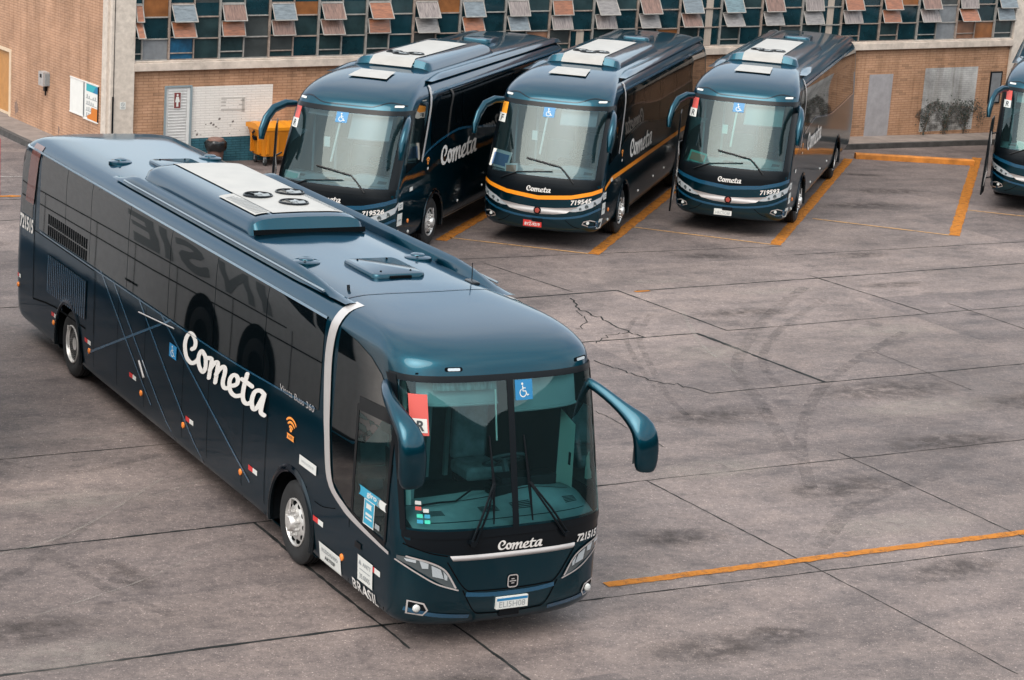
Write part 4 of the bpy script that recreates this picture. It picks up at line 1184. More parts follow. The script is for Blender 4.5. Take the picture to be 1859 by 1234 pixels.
        each('notice_plate', [WSTK, INKG], root, [q1, q2, lambda m: m.flat(rect2(.45, .50, .28, .72), f, 0), lambda m: m.flat(rect2(1.2, 1.42, 1.0, 1.50), f, 0)])
        for y, z, r, mt_ in ((1.0, .82, .045, AMB), (1.1, .58, .035, WSTK), (4.4, .72, .03, WSTK), (6.2, .8, .03, WSTK), (7.6, .8, .03, WSTK)): lamp_dot(root, S, side, y, z, r, mt_)
        m = MB(); m.flat(ribbon([(y, .47) for y in (3.4, 5, 7, 9)], .035, cap=False), side_map(S, side, .01)); m.build('sill_trim', GREYP, root, 0)
        each('panel_seam', SEAM, root, [lambda m, y=y: m.flat(ribbon([(y, 1.95), (y, .5)], .012, cap=False), side_map(S, side, .005)) for y in (4.6, 6.3, 8.0)])
        # roof shoulder fairing
        m = MB(); n = 40; prof = [(-.13, -.05), (-.10, .7), (0, 1), (.09, .8), (.14, -.05)]; vs = []
        for i in range(n + 1):
            y = 2.5 + 10.6 * i / n; e = min(1, (y - 2.5) / 1.2); hh = .09 * e * e * (3 - 2 * e)
            zb = S.top(1.0, y)
            for a, b in prof: vs.append((-side * (1.03 + a), y, zb + hh * b - .01))
        k = len(prof)
        m.add(vs, [(i * k + j, i * k + j + 1, (i + 1) * k + j + 1, (i + 1) * k + j) for i in range(n) for j in range(k - 1)]); m.build('roof_fairing', PAINT, root, 50)
    # roof: white hatch on the dome, air unit, rear pods
    m = MB(); m.grid(lambda a, b: ((-.42 + .84 * a) * (1 - .12 * (1 - b)) if False else (-.42 + .84 * a) * (1 - .10 * b), 1.78 + .68 * b, S.top(.3, 1.78 + .68 * b) + .03), 10, 8, 0)
    m.build('dome_hatch', WHTD, root, 60)
    ac_unit(root, S, 3.3, 8.0, .85, .19, 'short')
    m = MB(); z = S.top(.3, 9.6); rrbox(m, -.35, .35, 9.3, 10.2, z - .04, z + .11, .12, 0, .06); m.build('roof_pod', PAINT, root, 35)
    for y in arches:
        for side in (1, -1):
            arch(root, S, y, side, AR, PAINT2); wheel(root, y, side, y > 6)
    if door_open:
        m = MB(); dx, dy = door_open[:2]
        rrbox(m, 0, .04, 0, .74, .40, 2.66 if number else 2.35, .02, 0, .01)
        d = m.build('door', BLKP, root, 35)
        d.location = (-1.36 - dx, dy, 0); d.rotation_euler = (0, R(2.0), R(door_open[2]))
        MB().box(-.004, -.001, .10, .64, 1.2, 2.55 if number else 2.25).build('door_glass', GLASSD, d)
        MB().tube([(.03, .2, .6), (.07, .2, 1.0), (.07, .2, 1.7), (.03, .2, 2.0)], .018, 8).build('door_handrail', CHR, d, 50)
        m = MB()
        for z in (.75, 1.9): m.tube([(.02, .60, z), (.02 + dx + .10, .92 - dy * .3, z + .03)], .018, 6)
        m.build('door_arm', BLKP, d, 40)
        MB().grid(lambda a, b: S.sd(1, .42 + .72 * a, .55 + 2.0 * b, .008), 8, 8).build('doorway_dark_patch', INT_D, root)  # flat dark sheet on the side paints the dark of the open doorway
    # loose papers on the dashboard
    for k, (v, z, w, hh, tilt, mt_) in enumerate(papers):
        p = S.fr(v, z)
        c, s_ = math.cos(h), math.sin(h)
        lx, ly = p[0], p[1] + .10
        e = MB()
        e.grid(lambda a, b: (w * (a - .5), .30 * b * hh + .01 * math.sin(a * 6), hh * b), 6, 4, 0)
        e.grid(lambda a, b: (w * (a * .8 - .4), .30 * (.12 + b * .7) * hh - .006 + .01 * math.sin(a * 6), hh * (.12 + b * .7)), 4, 3, 1)
        ob = e.build('dashboard_papers', mt_, None, 60)
        ob.location = (loc[0] + c * lx - s_ * ly, loc[1] + s_ * lx + c * ly, z)
        ob.rotation_euler = (0, tilt, h)
        tag(ob, papers[k][5] and label_papers[(number, k)], 'papers', 'papers on coach dashboards')
    return root

PAP_W = mat('white_paper', (.72, .70, .64), .7); PAP_G = mat('green_paper', (.20, .55, .45), .7); PAP_R = mat('salmon_paper', (.55, .25, .15), .7); PAP_B = mat('blue_poster', (.05, .13, .28), .5)
label_papers = {('719526', 0): 'pale green papers on the dashboard of the coach nearest the dumpster', ('719545', 0): 'blue poster propped behind the windscreen of the orange striped coach',
                ('719545', 1): 'white and salmon leaflets beside the blue poster in the striped coach', ('719593', 0): 'green and salmon papers on the dashboard of the coach numbered 719593',
                (None, 0): 'pale paper on the dashboard of the coach cut by the photo edge'}

front_coach()
parked_coach((-3.809, 43.358, 0), -.266, 'parked navy coach numbered 719526 standing beside the orange dumpster', '719526', 'white', 'GHK2I45', False, 'R', (.02, .05, 20), GLASS2,
             [(.93, 1.56, .32, .16, .1, [PAP_W, PAP_G])])
parked_coach((.383, 46.205, 0), -.235, 'parked navy coach numbered 719545 with an orange stripe and red number plate', '719545', 'red', 'BYZ-9219', True, 'F', None, GLASS2,
             [(1.0, 1.62, .42, .36, .15, [PAP_W, PAP_B]), (.68, 1.55, .28, .2, -.1, [PAP_W, PAP_R])])
parked_coach((4.69, 49.199, 0), -.243, 'parked navy coach numbered 719593 with white plate beside the empty bay', '719593', 'white', 'HRC5C68', False, 'R', (.02, .02, 9), GLASS3,
             [(.85, 1.58, .40, .24, .2, [PAP_G, PAP_R])])
parked_coach((13.08, 55.05, 0), -.247, 'parked navy coach with its door open, cut off by the photo edge', None, 'white', 'FBL4A12', False, 'R', (.13, -.42, -2), GLASS3, [(.6, 1.58, .3, .2, .1, [PAP_W, PAP_G])])

# ================================================================== buildings
K = .0207
WO, WH = Vector((10.79, 66.62, 0)), R(33.3)
hall = empty('brick_hall', WO, WH)
tag(hall, 'long brick depot hall with a band of small tilted windows above a concrete ledge', 'building')
def WL(s, z, off=0.0): return (s, -off, z + K * s)
BRK = brick_mat('buff_orange_brick', (.47, .272, .165), (.53, .32, .205), (.33, .19, .118), .27, .072, K)
BRK_A = brick_mat('buff_orange_brick_annex', (.47, .278, .178), (.52, .318, .212), (.33, .198, .13), .27, .07, 0, odd=.2)
BRW = brick_mat('white_painted_brick', (.66, .63, .59), (.70, .67, .63), (.58, .55, .52), .25, .062, K, odd=.0, grime=.06)
BRB = brick_mat('blue_painted_brick', (.035, .12, .16), (.045, .15, .19), (.02, .075, .10), .25, .062, K, odd=.2, grime=.45)
STUC = mat('beige_stucco', (.50, .44, .38), .9, var=.16, scale=7, bump=.6)
LEDG = mat('concrete_ledge', (.48, .41, .35), .85, var=.25, scale=3.5, bump=.3)
FRM = mat('window_frame_paint', (.24, .228, .212), .6, var=.25, scale=8)
FRMR = mat('rusty_frame_paint', (.24, .19, .16), .7, var=.35, scale=8)
PANES = [mat('dark_teal_pane', (.006, .026, .034), .12, var=.5, scale=1.2, coat=.4), mat('grey_green_pane', (.018, .036, .039), .2, var=.5, scale=1.5, coat=.3), mat('smoky_pane', (.04, .046, .046), .3, var=.4, scale=2),
         mat('amber_pane', (.20, .075, .022), .35, var=.4, scale=2), mat('grey_pane', (.17, .18, .19), .4, var=.2, scale=4), mat('brown_pane', (.20, .10, .06), .4, var=.3, scale=3), mat('curtain_beige', (.36, .30, .25), .8, var=.2, stretch=(6, 1, .4), scale=3),
         mat('blue_cloth_pane', (.008, .075, .15), .4, var=.4)]
def vent_mat(nm, c, streak): return mat(nm, c, .45, var=.55 if streak else .38, scale=5, coat=.35, stretch=(7, 1, 1) if streak else (1, 1, 5), rvar=.15)
VM = {'O': vent_mat('amber_vent_glass', (.23, .085, .04), False), 'R': vent_mat('rust_streaked_vent_glass', (.16, .09, .068), True), 'G': vent_mat('grey_vent_glass', (.17, .158, .153), False),
      'P': vent_mat('pinkish_vent_glass', (.19, .158, .148), True), 'B': vent_mat('blue_grey_vent_glass', (.125, .152, .17), False), 'C': vent_mat('pale_cyan_vent_glass', (.10, .155, .175), False)}
m = MB()
def wbox(mb_, s0, s1, z0, z1, o0, o1, mi=0):
    n = max(1, int((s1 - s0) / 4))
    for i in range(n):
        a, b = s0 + (s1 - s0) * i / n, s0 + (s1 - s0) * (i + 1) / n
    mb_.box(s0, s1, -o1, -o0, z0, z1, mi, lambda x, y, z: (x, y, z + K * x))
wbox(m, -24.9, 9.0, -.8, 2.80, -.4, 0)
wbox(m, -24.9, 9.0, 5.25, 6.0, -.4, 0)
m.build('wall', BRK, hall, 0)
m = MB(); wbox(m, -24.45, 4.98, 2.79, 2.985, .0, .14); wbox(m, -24.45, 4.98, 2.985, 3.03, -.1, .06); m.build('ledge', LEDG, hall, 0, .01)
m = MB(); wbox(m, -25.07, -24.45, -.8, 6.2, -.4, .13); m.build('pillar', STUC, hall, 0, .01)
m = MB(); wbox(m, 4.98, 5.5, -.3, 6.1, -.4, .10); m.build('pillar', STUC, hall, 0, .01)
m = MB(); m.tube([WL(-25.0, z, .145) for z in (-.3, 1.5, 2.2)], .025, 6); m.tube([WL(-24.99, z, .14) for z in (2.2, 4, 5.9)], .008, 5); m.build('cable', BLKP, hall, 40)
m = MB(); wbox(m, -24.9, 9.0, 2.8, 5.6, -2.2, -2.0); wbox(m, -24.9, 9, 5.9, 5.98, -6, -.4); m.build('interior_wall', INT_D, hall, 0)
MU = [-24.9, -23.53, -22.18, -20.82, -19.44, -18.06, -16.67, -15.25, -13.84, -12.42, -10.99, -9.51, -8.05, -6.58, -5.1, -3.59, -2.08, -.56, .96, 2.57, 4.17, 5.6]
VC = ['OO', 'BO', 'RO', 'BR', 'RR', 'OO', 'PG', 'BO', 'PB', 'OP', 'GP', 'RG', 'BR', 'CG', 'RG', 'PG', 'OP', 'OO', 'RP', 'PO', 'BB']
# right column panes (top, middle, bottom) and left bottom pane, as pane material numbers
RP = {0: (3, 0, 4, 1), 1: (0, 1, 1, 7), 2: (0, 2, 2, 1), 3: (3, 1, 0, 2), 4: (1, 1, 0, 1), 5: (1, 0, 0, 1), 6: (3, 0, 0, 2), 7: (0, 0, 0, 1), 8: (1, 0, 5, 1), 9: (1, 0, 6, 2), 10: (1, 0, 0, 1),
      11: (0, 0, 3, 1), 12: (6, 6, 6, 1), 13: (1, 0, 0, 1), 14: (0, 0, 2, 1), 15: (6, 6, 6, 1), 16: (0, 0, 0, 0), 17: (3, 0, 0, 1), 18: (2, 4, 4, 0), 19: (0, 0, 3, 5), 20: (0, 4, 4, 1)}
for i in range(len(MU) - 1):
    a, b = MU[i], MU[i + 1]; md = a + (b - a) * .49
    if i == 20: md, b = a + .78, 4.99
    f = MB()
    def bar(s0, s1, z0, z1, o=.03, mi=0): wbox(f, s0, s1, z0, z1, -.02, o, mi)
    bar(a - .02, a + .02, 3.03, 5.25, .05)
    bar(md - .014, md + .014, 3.03, 5.25)
    j = rng.random() * .02
    bar(md + .02, b - .03, 3.53 + j, 3.56 + j); bar(md + .02, b - .03, 4.06 + j, 4.09 + j); bar(a + .03, md - .02, 3.18 + j, 3.205 + j); bar(a + .03, md - .02, 3.58, 3.6); bar(a + .03, md - .02, 4.39, 4.42)
    for z in (4.6, 5.2): bar(a + .03, b - .03, z, z + .03)
    bar(a + .03, b - .03, 3.03, 3.055)
    win = f.build('window', [FRM if rng.random() < .5 else FRMR], hall, 0)
    p = MB()
    t, c, bo, lb = RP[i]
    def pane(s0, s1, z0, z1, mi): p.add([WL(s0, z0, -.012), WL(s1, z0, -.012), WL(s1, z1, -.012 + rng.uniform(-.006, .006)), WL(s0, z1, -.012)], [(0, 1, 2, 3)], mi)
    for z0, z1, q in ((3.055, 3.53, bo), (3.56, 4.06, c), (4.09, 4.6, t)):
        if q == 6:
            pane(md + .02, b - .03, z0, z1, 0); p.add([WL(md + .22, z0, -.006), WL(md + .47, z0, -.006), WL(md + .47, z1, -.006), WL(md + .22, z1, -.006)], [(0, 1, 2, 3)], 6)
        else: pane(md + .02, b - .03, z0, z1, q)
    pane(a + .03, md - .02, 3.055, 3.18, lb if lb != 2 else 1); pane(a + .03, md - .02, 3.2, 3.58, lb)
    pane(a + .03, md - .02, 3.6, 4.39, 0)
    for z in (4.42, 4.63):
        for s0, s1 in ((a + .03, md - .02), (md + .02, b - .03)): pane(s0, s1, z, z + .56 if z > 4.5 else 4.6, rng.choice([0, 0, 1, 0, 2]))
    p.build('pane', PANES, win, 0)
    for k, (z1, z0) in enumerate(((4.375, 3.985), (3.965, 3.60))):
        op = rng.choice([.10, .15, .18, .20, .24]) + rng.uniform(-.02, .02) + (.02 if k == 0 else 0)
        s0, s1 = max(-24.42, a + .045 + .01 * rng.random()), md - .01
        v = MB()
        th = .02
        V0 = lambda s, q, o=0: WL(s, z1 + (z0 - z1) * q, .03 + op * q + o)
        v.grid(lambda x, y: V0(s0 + (s1 - s0) * x, y), 1, 1, 0)
        v.grid(lambda x, y: V0(s0 + (s1 - s0) * x, y, -.012), 1, 1, 0)
        for e0, e1 in (((s0, 0), (s1, 0)), ((s0, 1), (s1, 1)), ((s0, 0), (s0, 1)), ((s1, 0), (s1, 1))):
            v.tube([V0(*e0), V0(*e1)], .016, 4, 1)
        v.build('tilted_vent', [VM[VC[i][k]], FRM], win, 0)
# doors and painted panels in the hall wall
LOUV = mat('white_louvred_door', (.58, .58, .57), .5, var=.08)
m = MB(); wbox(m, -23.56, -22.93, .3, 2.36, .006, .010, 0)
for k in range(26): 
    z = .42 + k * .072
    m.add([WL(-23.5, z, .012), WL(-23.02, z, .012), WL(-23.02, z + .066, .035), WL(-23.5, z + .066, .035)], [(0, 1, 2, 3)], 0); m.add([WL(-23.5, z + .066, .035), WL(-23.02, z + .066, .035), WL(-23.02, z + .072, .012), WL(-23.5, z + .072, .012)], [(0, 1, 2, 3)], 0)
wbox(m, -23.0, -22.93, .3, 2.34, .010, .03, 0)
door = m.build('louvred_door', [LOUV], hall, 0)
m = MB(); wbox(m, -23.60, -23.56, .3, 2.40, .003, .045); wbox(m, -22.93, -22.88, .3, 2.40, .003, .07); wbox(m, -23.56, -22.93, 2.36, 2.40, .003, .05)
m.build('door_frame', mat('grey_blue_frame', (.20, .25, .27), .6), door, 0)
m = MB(); wbox(m, -22.86, -20.65, 1.07, 2.355, .0, .006); m.build('white_painted_panel', BRW, hall, 0)
m = MB(); wbox(m, -22.86, -20.65, .2, 1.068, .0, .006); m.build('blue_painted_dado', BRB, hall, 0)
CHIP = mat('chipped_paint_patch', (.16, .14, .13), .9)
m = MB()
for _ in range(20):
    s = rng.uniform(-22.8, -20.8); z = 1.09 + abs(rng.gauss(0, .22)); w = rng.uniform(.01, .07); hgt = rng.uniform(.006, .022)
    if z < 1.75: m.add([WL(s, z, .0085), WL(s + w, z + rng.uniform(-.01, .01), .0085), WL(s + w * .9, z + hgt, .0085), WL(s + w * .2, z + hgt * 1.2, .0085)], [(0, 1, 2, 3)])
for s, z in ((-22.35, 1.40), (-22.12, 1.5), (-22.28, 1.36), (-21.75, 1.42), (-22.72, 1.13)):
    m.add([WL(s, z, .009), WL(s + .05, z + .01, .009), WL(s + .055, z + .05, .009), WL(s + .02, z + .06, .009), WL(s - .01, z + .03, .009)], [(0, 1, 2, 3, 4)])
m.build('chipped_paint', CHIP, hall, 0)
GRD = mat('grey_weathered_door', (.30, .29, .30), .7, var=.18, scale=3)
m = MB(); 
m.box(-.72, .22, -.012, 0, .15, 2.03, 0, lambda x, y, z: (x, y, z + K * x)); m.build('grey_door', GRD, hall, 0)
m = MB(); wbox(m, 1.52, 3.72, .2, 2.16, 0, .008); m.build('white_painted_panel', brick_mat('dirty_white_painted_brick', (.50, .50, .49), (.55, .55, .54), (.40, .40, .40), .25, .062, K, odd=0, grime=.55), hall, 0)
f = MB(); wbox(f, 4.28, 4.78, .98, 1.99, 0, .03, 0); wbox(f, 4.33, 4.73, 1.03, 1.94, .03, .034, 1); f.build('window_board', [BLKP, PANES[4]], hall, 0)
# annex on the left
PC, AH = Vector((-10.16, 52.86, 0)), R(-56.7)
ann = empty('brick_annex', PC, AH)
tag(ann, 'plain buff brick wall of the annex left of the stucco pillar with an amber door', 'building')
m = MB(); m.box(-6.72, .0, 0, .4, -.3, 5.0); m.box(-16, -7.9, 0, .4, -.3, 5.0); m.box(-7.9, -6.72, 0, .4, 1.86, 5.0); m.build('wall', BRK_A, ann, 0)
m = MB(); m.box(-7.9, -6.86, .06, .12, .2, 1.84, 0); ad = m.build('amber_door', mat('amber_door_paint', (.42, .20, .06), .5, var=.12), ann, 0)
m = MB(); m.box(-6.84, -6.70, -.02, .1, .1, 1.86); m.box(-7.95, -6.70, -.02, .1, 1.86, 1.95); m.box(-7.9, -6.72, .05, .2, .15, .22, 0); m.build('door_frame', mat('cream_door_frame', (.58, .45, .32), .7, var=.1), ad, 0)
m = MB(); m.box(-.30, -.0, -.06, .0, -.2, 5.0); m.build('corner_post', STUC, ann, 0)
m = MB()
for s, z, w, hh in ((-6.3, .45, .35, .5), (-3.2, .35, .12, .25)):
    m.add([(s + w * .5 * math.cos(a) * rng.uniform(.5, 1.1), -.003, z + hh * .5 * math.sin(a) * rng.uniform(.5, 1.1)) for a in [k * math.pi / 8 for k in range(16)]], [tuple(range(16))])
m.build('dark_patch', mat('soot_brick', (.20, .13, .10), .95, var=.4, scale=9), ann, 0)

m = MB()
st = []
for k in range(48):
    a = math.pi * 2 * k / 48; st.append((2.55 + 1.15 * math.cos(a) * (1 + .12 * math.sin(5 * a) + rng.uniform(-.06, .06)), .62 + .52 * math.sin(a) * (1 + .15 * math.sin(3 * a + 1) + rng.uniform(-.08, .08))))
m.add([WL(a, max(.2, b), .012) for a, b in st], [tuple(range(48))])  # irregular dark patch on the wall behind the creeper
dark_mat = mark_mat('dark_wall_patch', (.05, .046, .044), .97, 3.2); m.build('dark_patch', dark_mat, hall, 0)
# things on the walls
def on_wall(name, frame, fh, s, z, off, mb_, mats, label, cat, group=None, sheared=True):
    ob = mb_.build(name, mats, None, 0)
    c, s_ = math.cos(fh), math.sin(fh)
    zz = z + (K * s if sheared else 0)
    ob.location = (frame.x + c * s + s_ * off, frame.y + s_ * s - c * off, zz)
    ob.rotation_euler = (0, 0, fh)
    return tag(ob, label, cat, group)
m = MB(); m.box(-.085, .085, -.012, 0, -.19, .19, 0)
m.box(-.10, .10, -.008, 0, -.205, .205, 2)
fl = lambda x, y: (x, -.0145, y)
m.flat(disc2(0, .13, .026, .03, 14), fl, 1); m.flat(([(-.035, .09), (.035, .09), (.062, -.04), (.025, -.05), (.03, -.155), (-.03, -.155), (-.025, -.05), (-.062, -.04)], [tuple(range(8))]), fl, 1)
on_wall('restroom_sign', WO, WH, -23.27, 2.04, .04, m, [mat('maroon_sign', (.16, .03, .03), .5), WSTK, WSTK], 'small maroon restroom sign with a white standing figure on the louvred door', 'sign')
m = MB(); m.box(-.34, .34, -.006, 0, -.17, .17, 0)
fl = lambda x, y: (x, -.008, y)
for x0, y0, x1, y1 in ((-.33, .13, .33, .16), (-.33, -.16, .33, -.13), (.24, -.2, .32, .14), (-.33, .02, -.20, .06), (-.33, -.06, -.2, -.03), (-.33, .09, -.18, .11), (.16, -.04, .3, -.01), (.2, .06, .3, .1)): m.flat(rect2(x0, y0, x1, y1), fl, 1)
on_wall('faded_notice', WO, WH, -21.74, 1.90, .008, m, [BRW, mat('faded_grey_print', (.40, .38, .35), .8)], 'faded grey printed notice on the white painted brick panel', 'sign')
m = MB(); m.box(-.075, .075, -.006, 0, -.09, .09, 0); fl = lambda x, y: (x, -.008, y)
m.flat(ribbon([(.04 * math.cos(a * .4), .035 + .04 * math.sin(a * .4)) for a in range(16)], .012, True), fl, 1); m.flat(ribbon([(-.026, .06), (.028, .01)], .012), fl, 1); m.flat(rect2(-.055, -.04, .055, -.028), fl, 1); m.flat(rect2(-.04, -.065, .05, -.05), fl, 1)
on_wall('no_smoking_sign', WO, WH, -24.74, 1.97, .132, m, [WSTK, INKG], 'little white no smoking sign on the stucco pillar', 'sign')
# notice boards on the annex
BW = mat('blank_white_board', (.66, .66, .63), .6, var=.05, scale=4)
m = MB(); m.box(-.46, .46, -.02, 0, -.42, .42, 0); m.box(-.47, .47, -.03, 0, .42, .45, 1); m.box(-.47, .47, -.03, 0, -.45, -.42, 1); m.box(.44, .47, -.026, 0, -.42, .42, 2)
on_wall('notice_board', PC, AH, -1.97, 1.39, .0, m, [BW, WHT, BLKP], 'blank white notice board left of the teal and orange poster board', 'board', 'boards on the annex wall', False)
TEA = mat('teal_poster', (.02, .33, .38), .5); TEB = mat('blue_poster_corner', (.01, .17, .33), .5); ORP = mat('orange_poster', (.55, .16, .01), .5); POG = mat('poster_grey', (.42, .42, .40), .6)
m = MB(); m.box(-.46, .46, -.02, 0, -.44, .44, 0); fl = lambda x, y: (x, -.0225, y); fl2 = lambda x, y: (x, -.025, y)
m.flat(rect2(-.30, .25, .44, .43), fl, 1); m.flat(([(.44, .25), (.44, .43), (.30, .40), (.20, .30), (.14, .25)], [(0, 1, 2, 3, 4)]), fl2, 2)
for r in range(4):
    z = .10 - r * .155
    m.flat(rect2(-.32, z - .035, .40, z - .02), fl, 3)
    for k in range(5):
        if rng.random() < .75: m.flat(rect2(-.26 + k * .13, z - .02, -.20 + k * .13, z + rng.uniform(.03, .09)), fl, 3)
m.flat(([(.0, -.43), (.44, -.43), (.44, -.12), (.06, -.12), (.04, -.28), (-.02, -.30), (-.2, -.36), (-.2, -.43)], [tuple(range(8))]), fl2, 4)
m.box(-.47, .47, -.03, 0, .44, .47, 5); m.box(-.47, .47, -.03, 0, -.47, -.44, 5); m.box(.44, .47, -.026, 0, -.44, .44, 6); m.box(-.47, -.40, -.023, 0, -.44, .44, 3)
on_wall('poster_board', PC, AH, -1.05, 1.375, .0, m, [BW, TEA, TEB, INKG, ORP, WHT, BLKP], 'poster board with teal header and orange corner on the annex wall', 'board', 'boards on the annex wall', False)
m = MB(); m.box(-.17, .17, -.17, 0, -.16, .20, 0); m.box(-.15, .0, -.175, -.17, -.1, .16, 0); m.box(-.06, .06, -.178, -.17, .05, .14, 1); m.box(-.05, .05, -.08, 0, -.30, -.16, 1); m.box(.17, .20, -.12, 0, -.14, .16, 2); m.tube([(0, -.04, -.3), (.0, -.04, -.42)], .02, 6, 1)
on_wall('wall_phone_box', PC, AH, -4.08, 1.52, .0, m, [mat('grey_phone_box', (.34, .32, .31), .5, var=.1), BLKP, GREYP], 'grey intercom box fixed to the annex brick wall beside the notice boards', 'intercom', None, False)

# dried creeper against the hall wall
def leaf_mass(m, pts, n, size, mi_n):
    for _ in range(n):
        c, r = rng.choice(pts)
        d = Vector((rng.gauss(0, 1), rng.gauss(0, .45), rng.gauss(0, 1))) * r * .55
        p = Vector(c) + d
        a = rng.uniform(0, 6.28); t = rng.uniform(-1, 1); l = size * rng.uniform(.6, 1.5)
        ux = Vector((math.cos(a), .4 * t, math.sin(a))) * l; uy = Vector((-math.sin(a), rng.uniform(-.8, .8), math.cos(a))) * l * .5
        m.add([p - ux, p + uy * .8, p + ux, p - uy], [(0, 1, 2, 3)], rng.randrange(mi_n))
m = MB()
pts = []
for c in (2.0, 2.95, 3.55):
    for a in range(0, 181, 20): pts.append(((c + .42 * math.cos(R(a)), -.14, .62 + .45 * math.sin(R(a))), .20))
for z in (.3, .5, .7): pts += [((1.62, -.12, z), .16), ((2.45, -.12, z), .12), ((3.3, -.12, z), .12)]
leaf_mass(m, pts, 1900, .026, 3)
cre = m.build('leaves', [mat('withered_leaf_grey', (.05, .055, .05), .9), mat('withered_leaf_brown', (.085, .065, .05), .9), mat('withered_leaf_green', (.035, .055, .045), .9)], None, 0)
m = MB()
for c in (1.62, 2.45, 3.3): m.tube([(c, -.08, .13), (c + .06, -.12, .5), (c + .2, -.13, .9)], .02, 6, rads=[.025, .018, .008])
plant = empty('creeper', Vector((WO.x, WO.y, 0)) + Vector((0, 0, 0)), WH)
tag(plant, 'withered grey creeper growing in arches against the dirty white panel', 'plant')
cre.parent = plant
m.build('stem', mat('dry_stem', (.10, .07, .05), .9), plant, 40)

# ================================================================== ground
def conc_mat():
    m, t, b = new_mat('stained_concrete')
    N = t.nodes.new; Kk = t.links.new
    tcn = N('ShaderNodeTexCoord')
    rot = N('ShaderNodeMapping'); rot.inputs['Rotation'].default_value = (0, 0, R(-30)); Kk(tcn.outputs['Object'], rot.inputs['Vector'])
    def noise(sc_, det, rgh, vec=None, scl=None):
        n = N('ShaderNodeTexNoise'); n.inputs['Scale'].default_value = sc_; n.inputs['Detail'].default_value = det; n.inputs['Roughness'].default_value = rgh
        src = vec or tcn.outputs['Object']
        if scl:
            mp = N('ShaderNodeMapping'); mp.inputs['Scale'].default_value = scl; Kk(src, mp.inputs['Vector']); src = mp.outputs[0]
        Kk(src, n.inputs['Vector']); return n.outputs['Fac']
    def ramp(fac, stops):
        r = N('ShaderNodeValToRGB'); e = r.color_ramp.elements
        e[0].position, e[0].color = stops[0][0], (*stops[0][1], 1); e[1].position, e[1].color = stops[1][0], (*stops[1][1], 1)
        for p, c in stops[2:]:
            x = e.new(p); x.color = (*c, 1)
        Kk(fac, r.inputs['Fac']); return r.outputs[0]
    def mul(a, b_, f=1.0):
        x = N('ShaderNodeMix'); x.data_type = 'RGBA'; x.blend_type = 'MULTIPLY'; x.inputs[0].default_value = f; Kk(a, x.inputs[6]); Kk(b_, x.inputs[7]); return x.outputs[2]
    base = ramp(noise(.20, 7, .65), [(.34, (.122, .100, .094)), (.66, (.212, .173, .161))])
    br = N('ShaderNodeTexBrick'); Kk(rot.outputs[0], br.inputs['Vector']); br.inputs['Scale'].default_value = 1; br.inputs['Brick Width'].default_value = 7.6; br.inputs['Row Height'].default_value = 3.78
    br.inputs['Mortar Size'].default_value = 0; br.inputs['Color1'].default_value = (.76, .76, .78, 1); br.inputs['Color2'].default_value = (1.16, 1.14, 1.12, 1); br.offset = .35
    base = mul(base, br.outputs['Color'])
    base = mul(base, ramp(noise(.9, 9, .72, rot.outputs[0], (.55, 1.5, 1)), [(.30, (.55, .56, .58)), (.50, (.95, .95, .95)), (.70, (1.16, 1.14, 1.11))]))
    base = mul(base, ramp(noise(2.6, 9, .8), [(.30, (.58, .58, .60)), (.5, (1, 1, 1)), (.68, (1.2, 1.19, 1.17))]))
    base = mul(base, ramp(noise(.62, 4, .6), [(.26, (.42, .42, .44)), (.36, (1, 1, 1))]))
    base = mul(base, ramp(noise(11, 8, .85), [(.32, (.62, .62, .63)), (.68, (1.32, 1.31, 1.29))]))
    for scv, thr, br_ in ((14, .11, 2.1), (26, .13, 2.2)):
        vo = N('ShaderNodeTexVoronoi'); vo.inputs['Scale'].default_value = scv; Kk(tcn.outputs['Object'], vo.inputs['Vector'])
        base = mul(base, ramp(vo.outputs['Distance'], [(thr * .7, (br_, br_, br_ * .97)), (thr * 1.6, (.98, .98, .98))]))
    vo = N('ShaderNodeTexVoronoi'); vo.inputs['Scale'].default_value = 9; Kk(tcn.outputs['Object'], vo.inputs['Vector'])
    base = mul(base, ramp(vo.outputs['Distance'], [(.05, (.45, .45, .45)), (.12, (1, 1, 1))]))
    base = mul(base, ramp(noise(48, 5, .9), [(.3, (.60, .60, .60)), (.7, (1.38, 1.38, 1.38))]))
    Kk(base, b.inputs['Base Color'])
    set_in(b, Roughness=.8, Specular_IOR_Level=.3)
    mr = N('ShaderNodeMapRange'); mr.inputs[3].default_value = .55; mr.inputs[4].default_value = .95; Kk(noise(1.3, 5, .6), mr.inputs[0]); Kk(mr.outputs[0], b.inputs['Roughness'])
    bp = N('ShaderNodeBump'); bp.inputs['Strength'].default_value = .35; bp.inputs['Distance'].default_value = .01; Kk(noise(40, 6, .7), bp.inputs['Height']); Kk(bp.outputs[0], b.inputs['Normal'])
    return m
CONC = conc_mat()
m = MB()
m.add([(-400, -300, 0), (400, -300, 0), (400, 600, 0), (-400, 600, 0)], [(0, 1, 2, 3)])
tag(m.build('ground', CONC, None, 0), kind='structure')

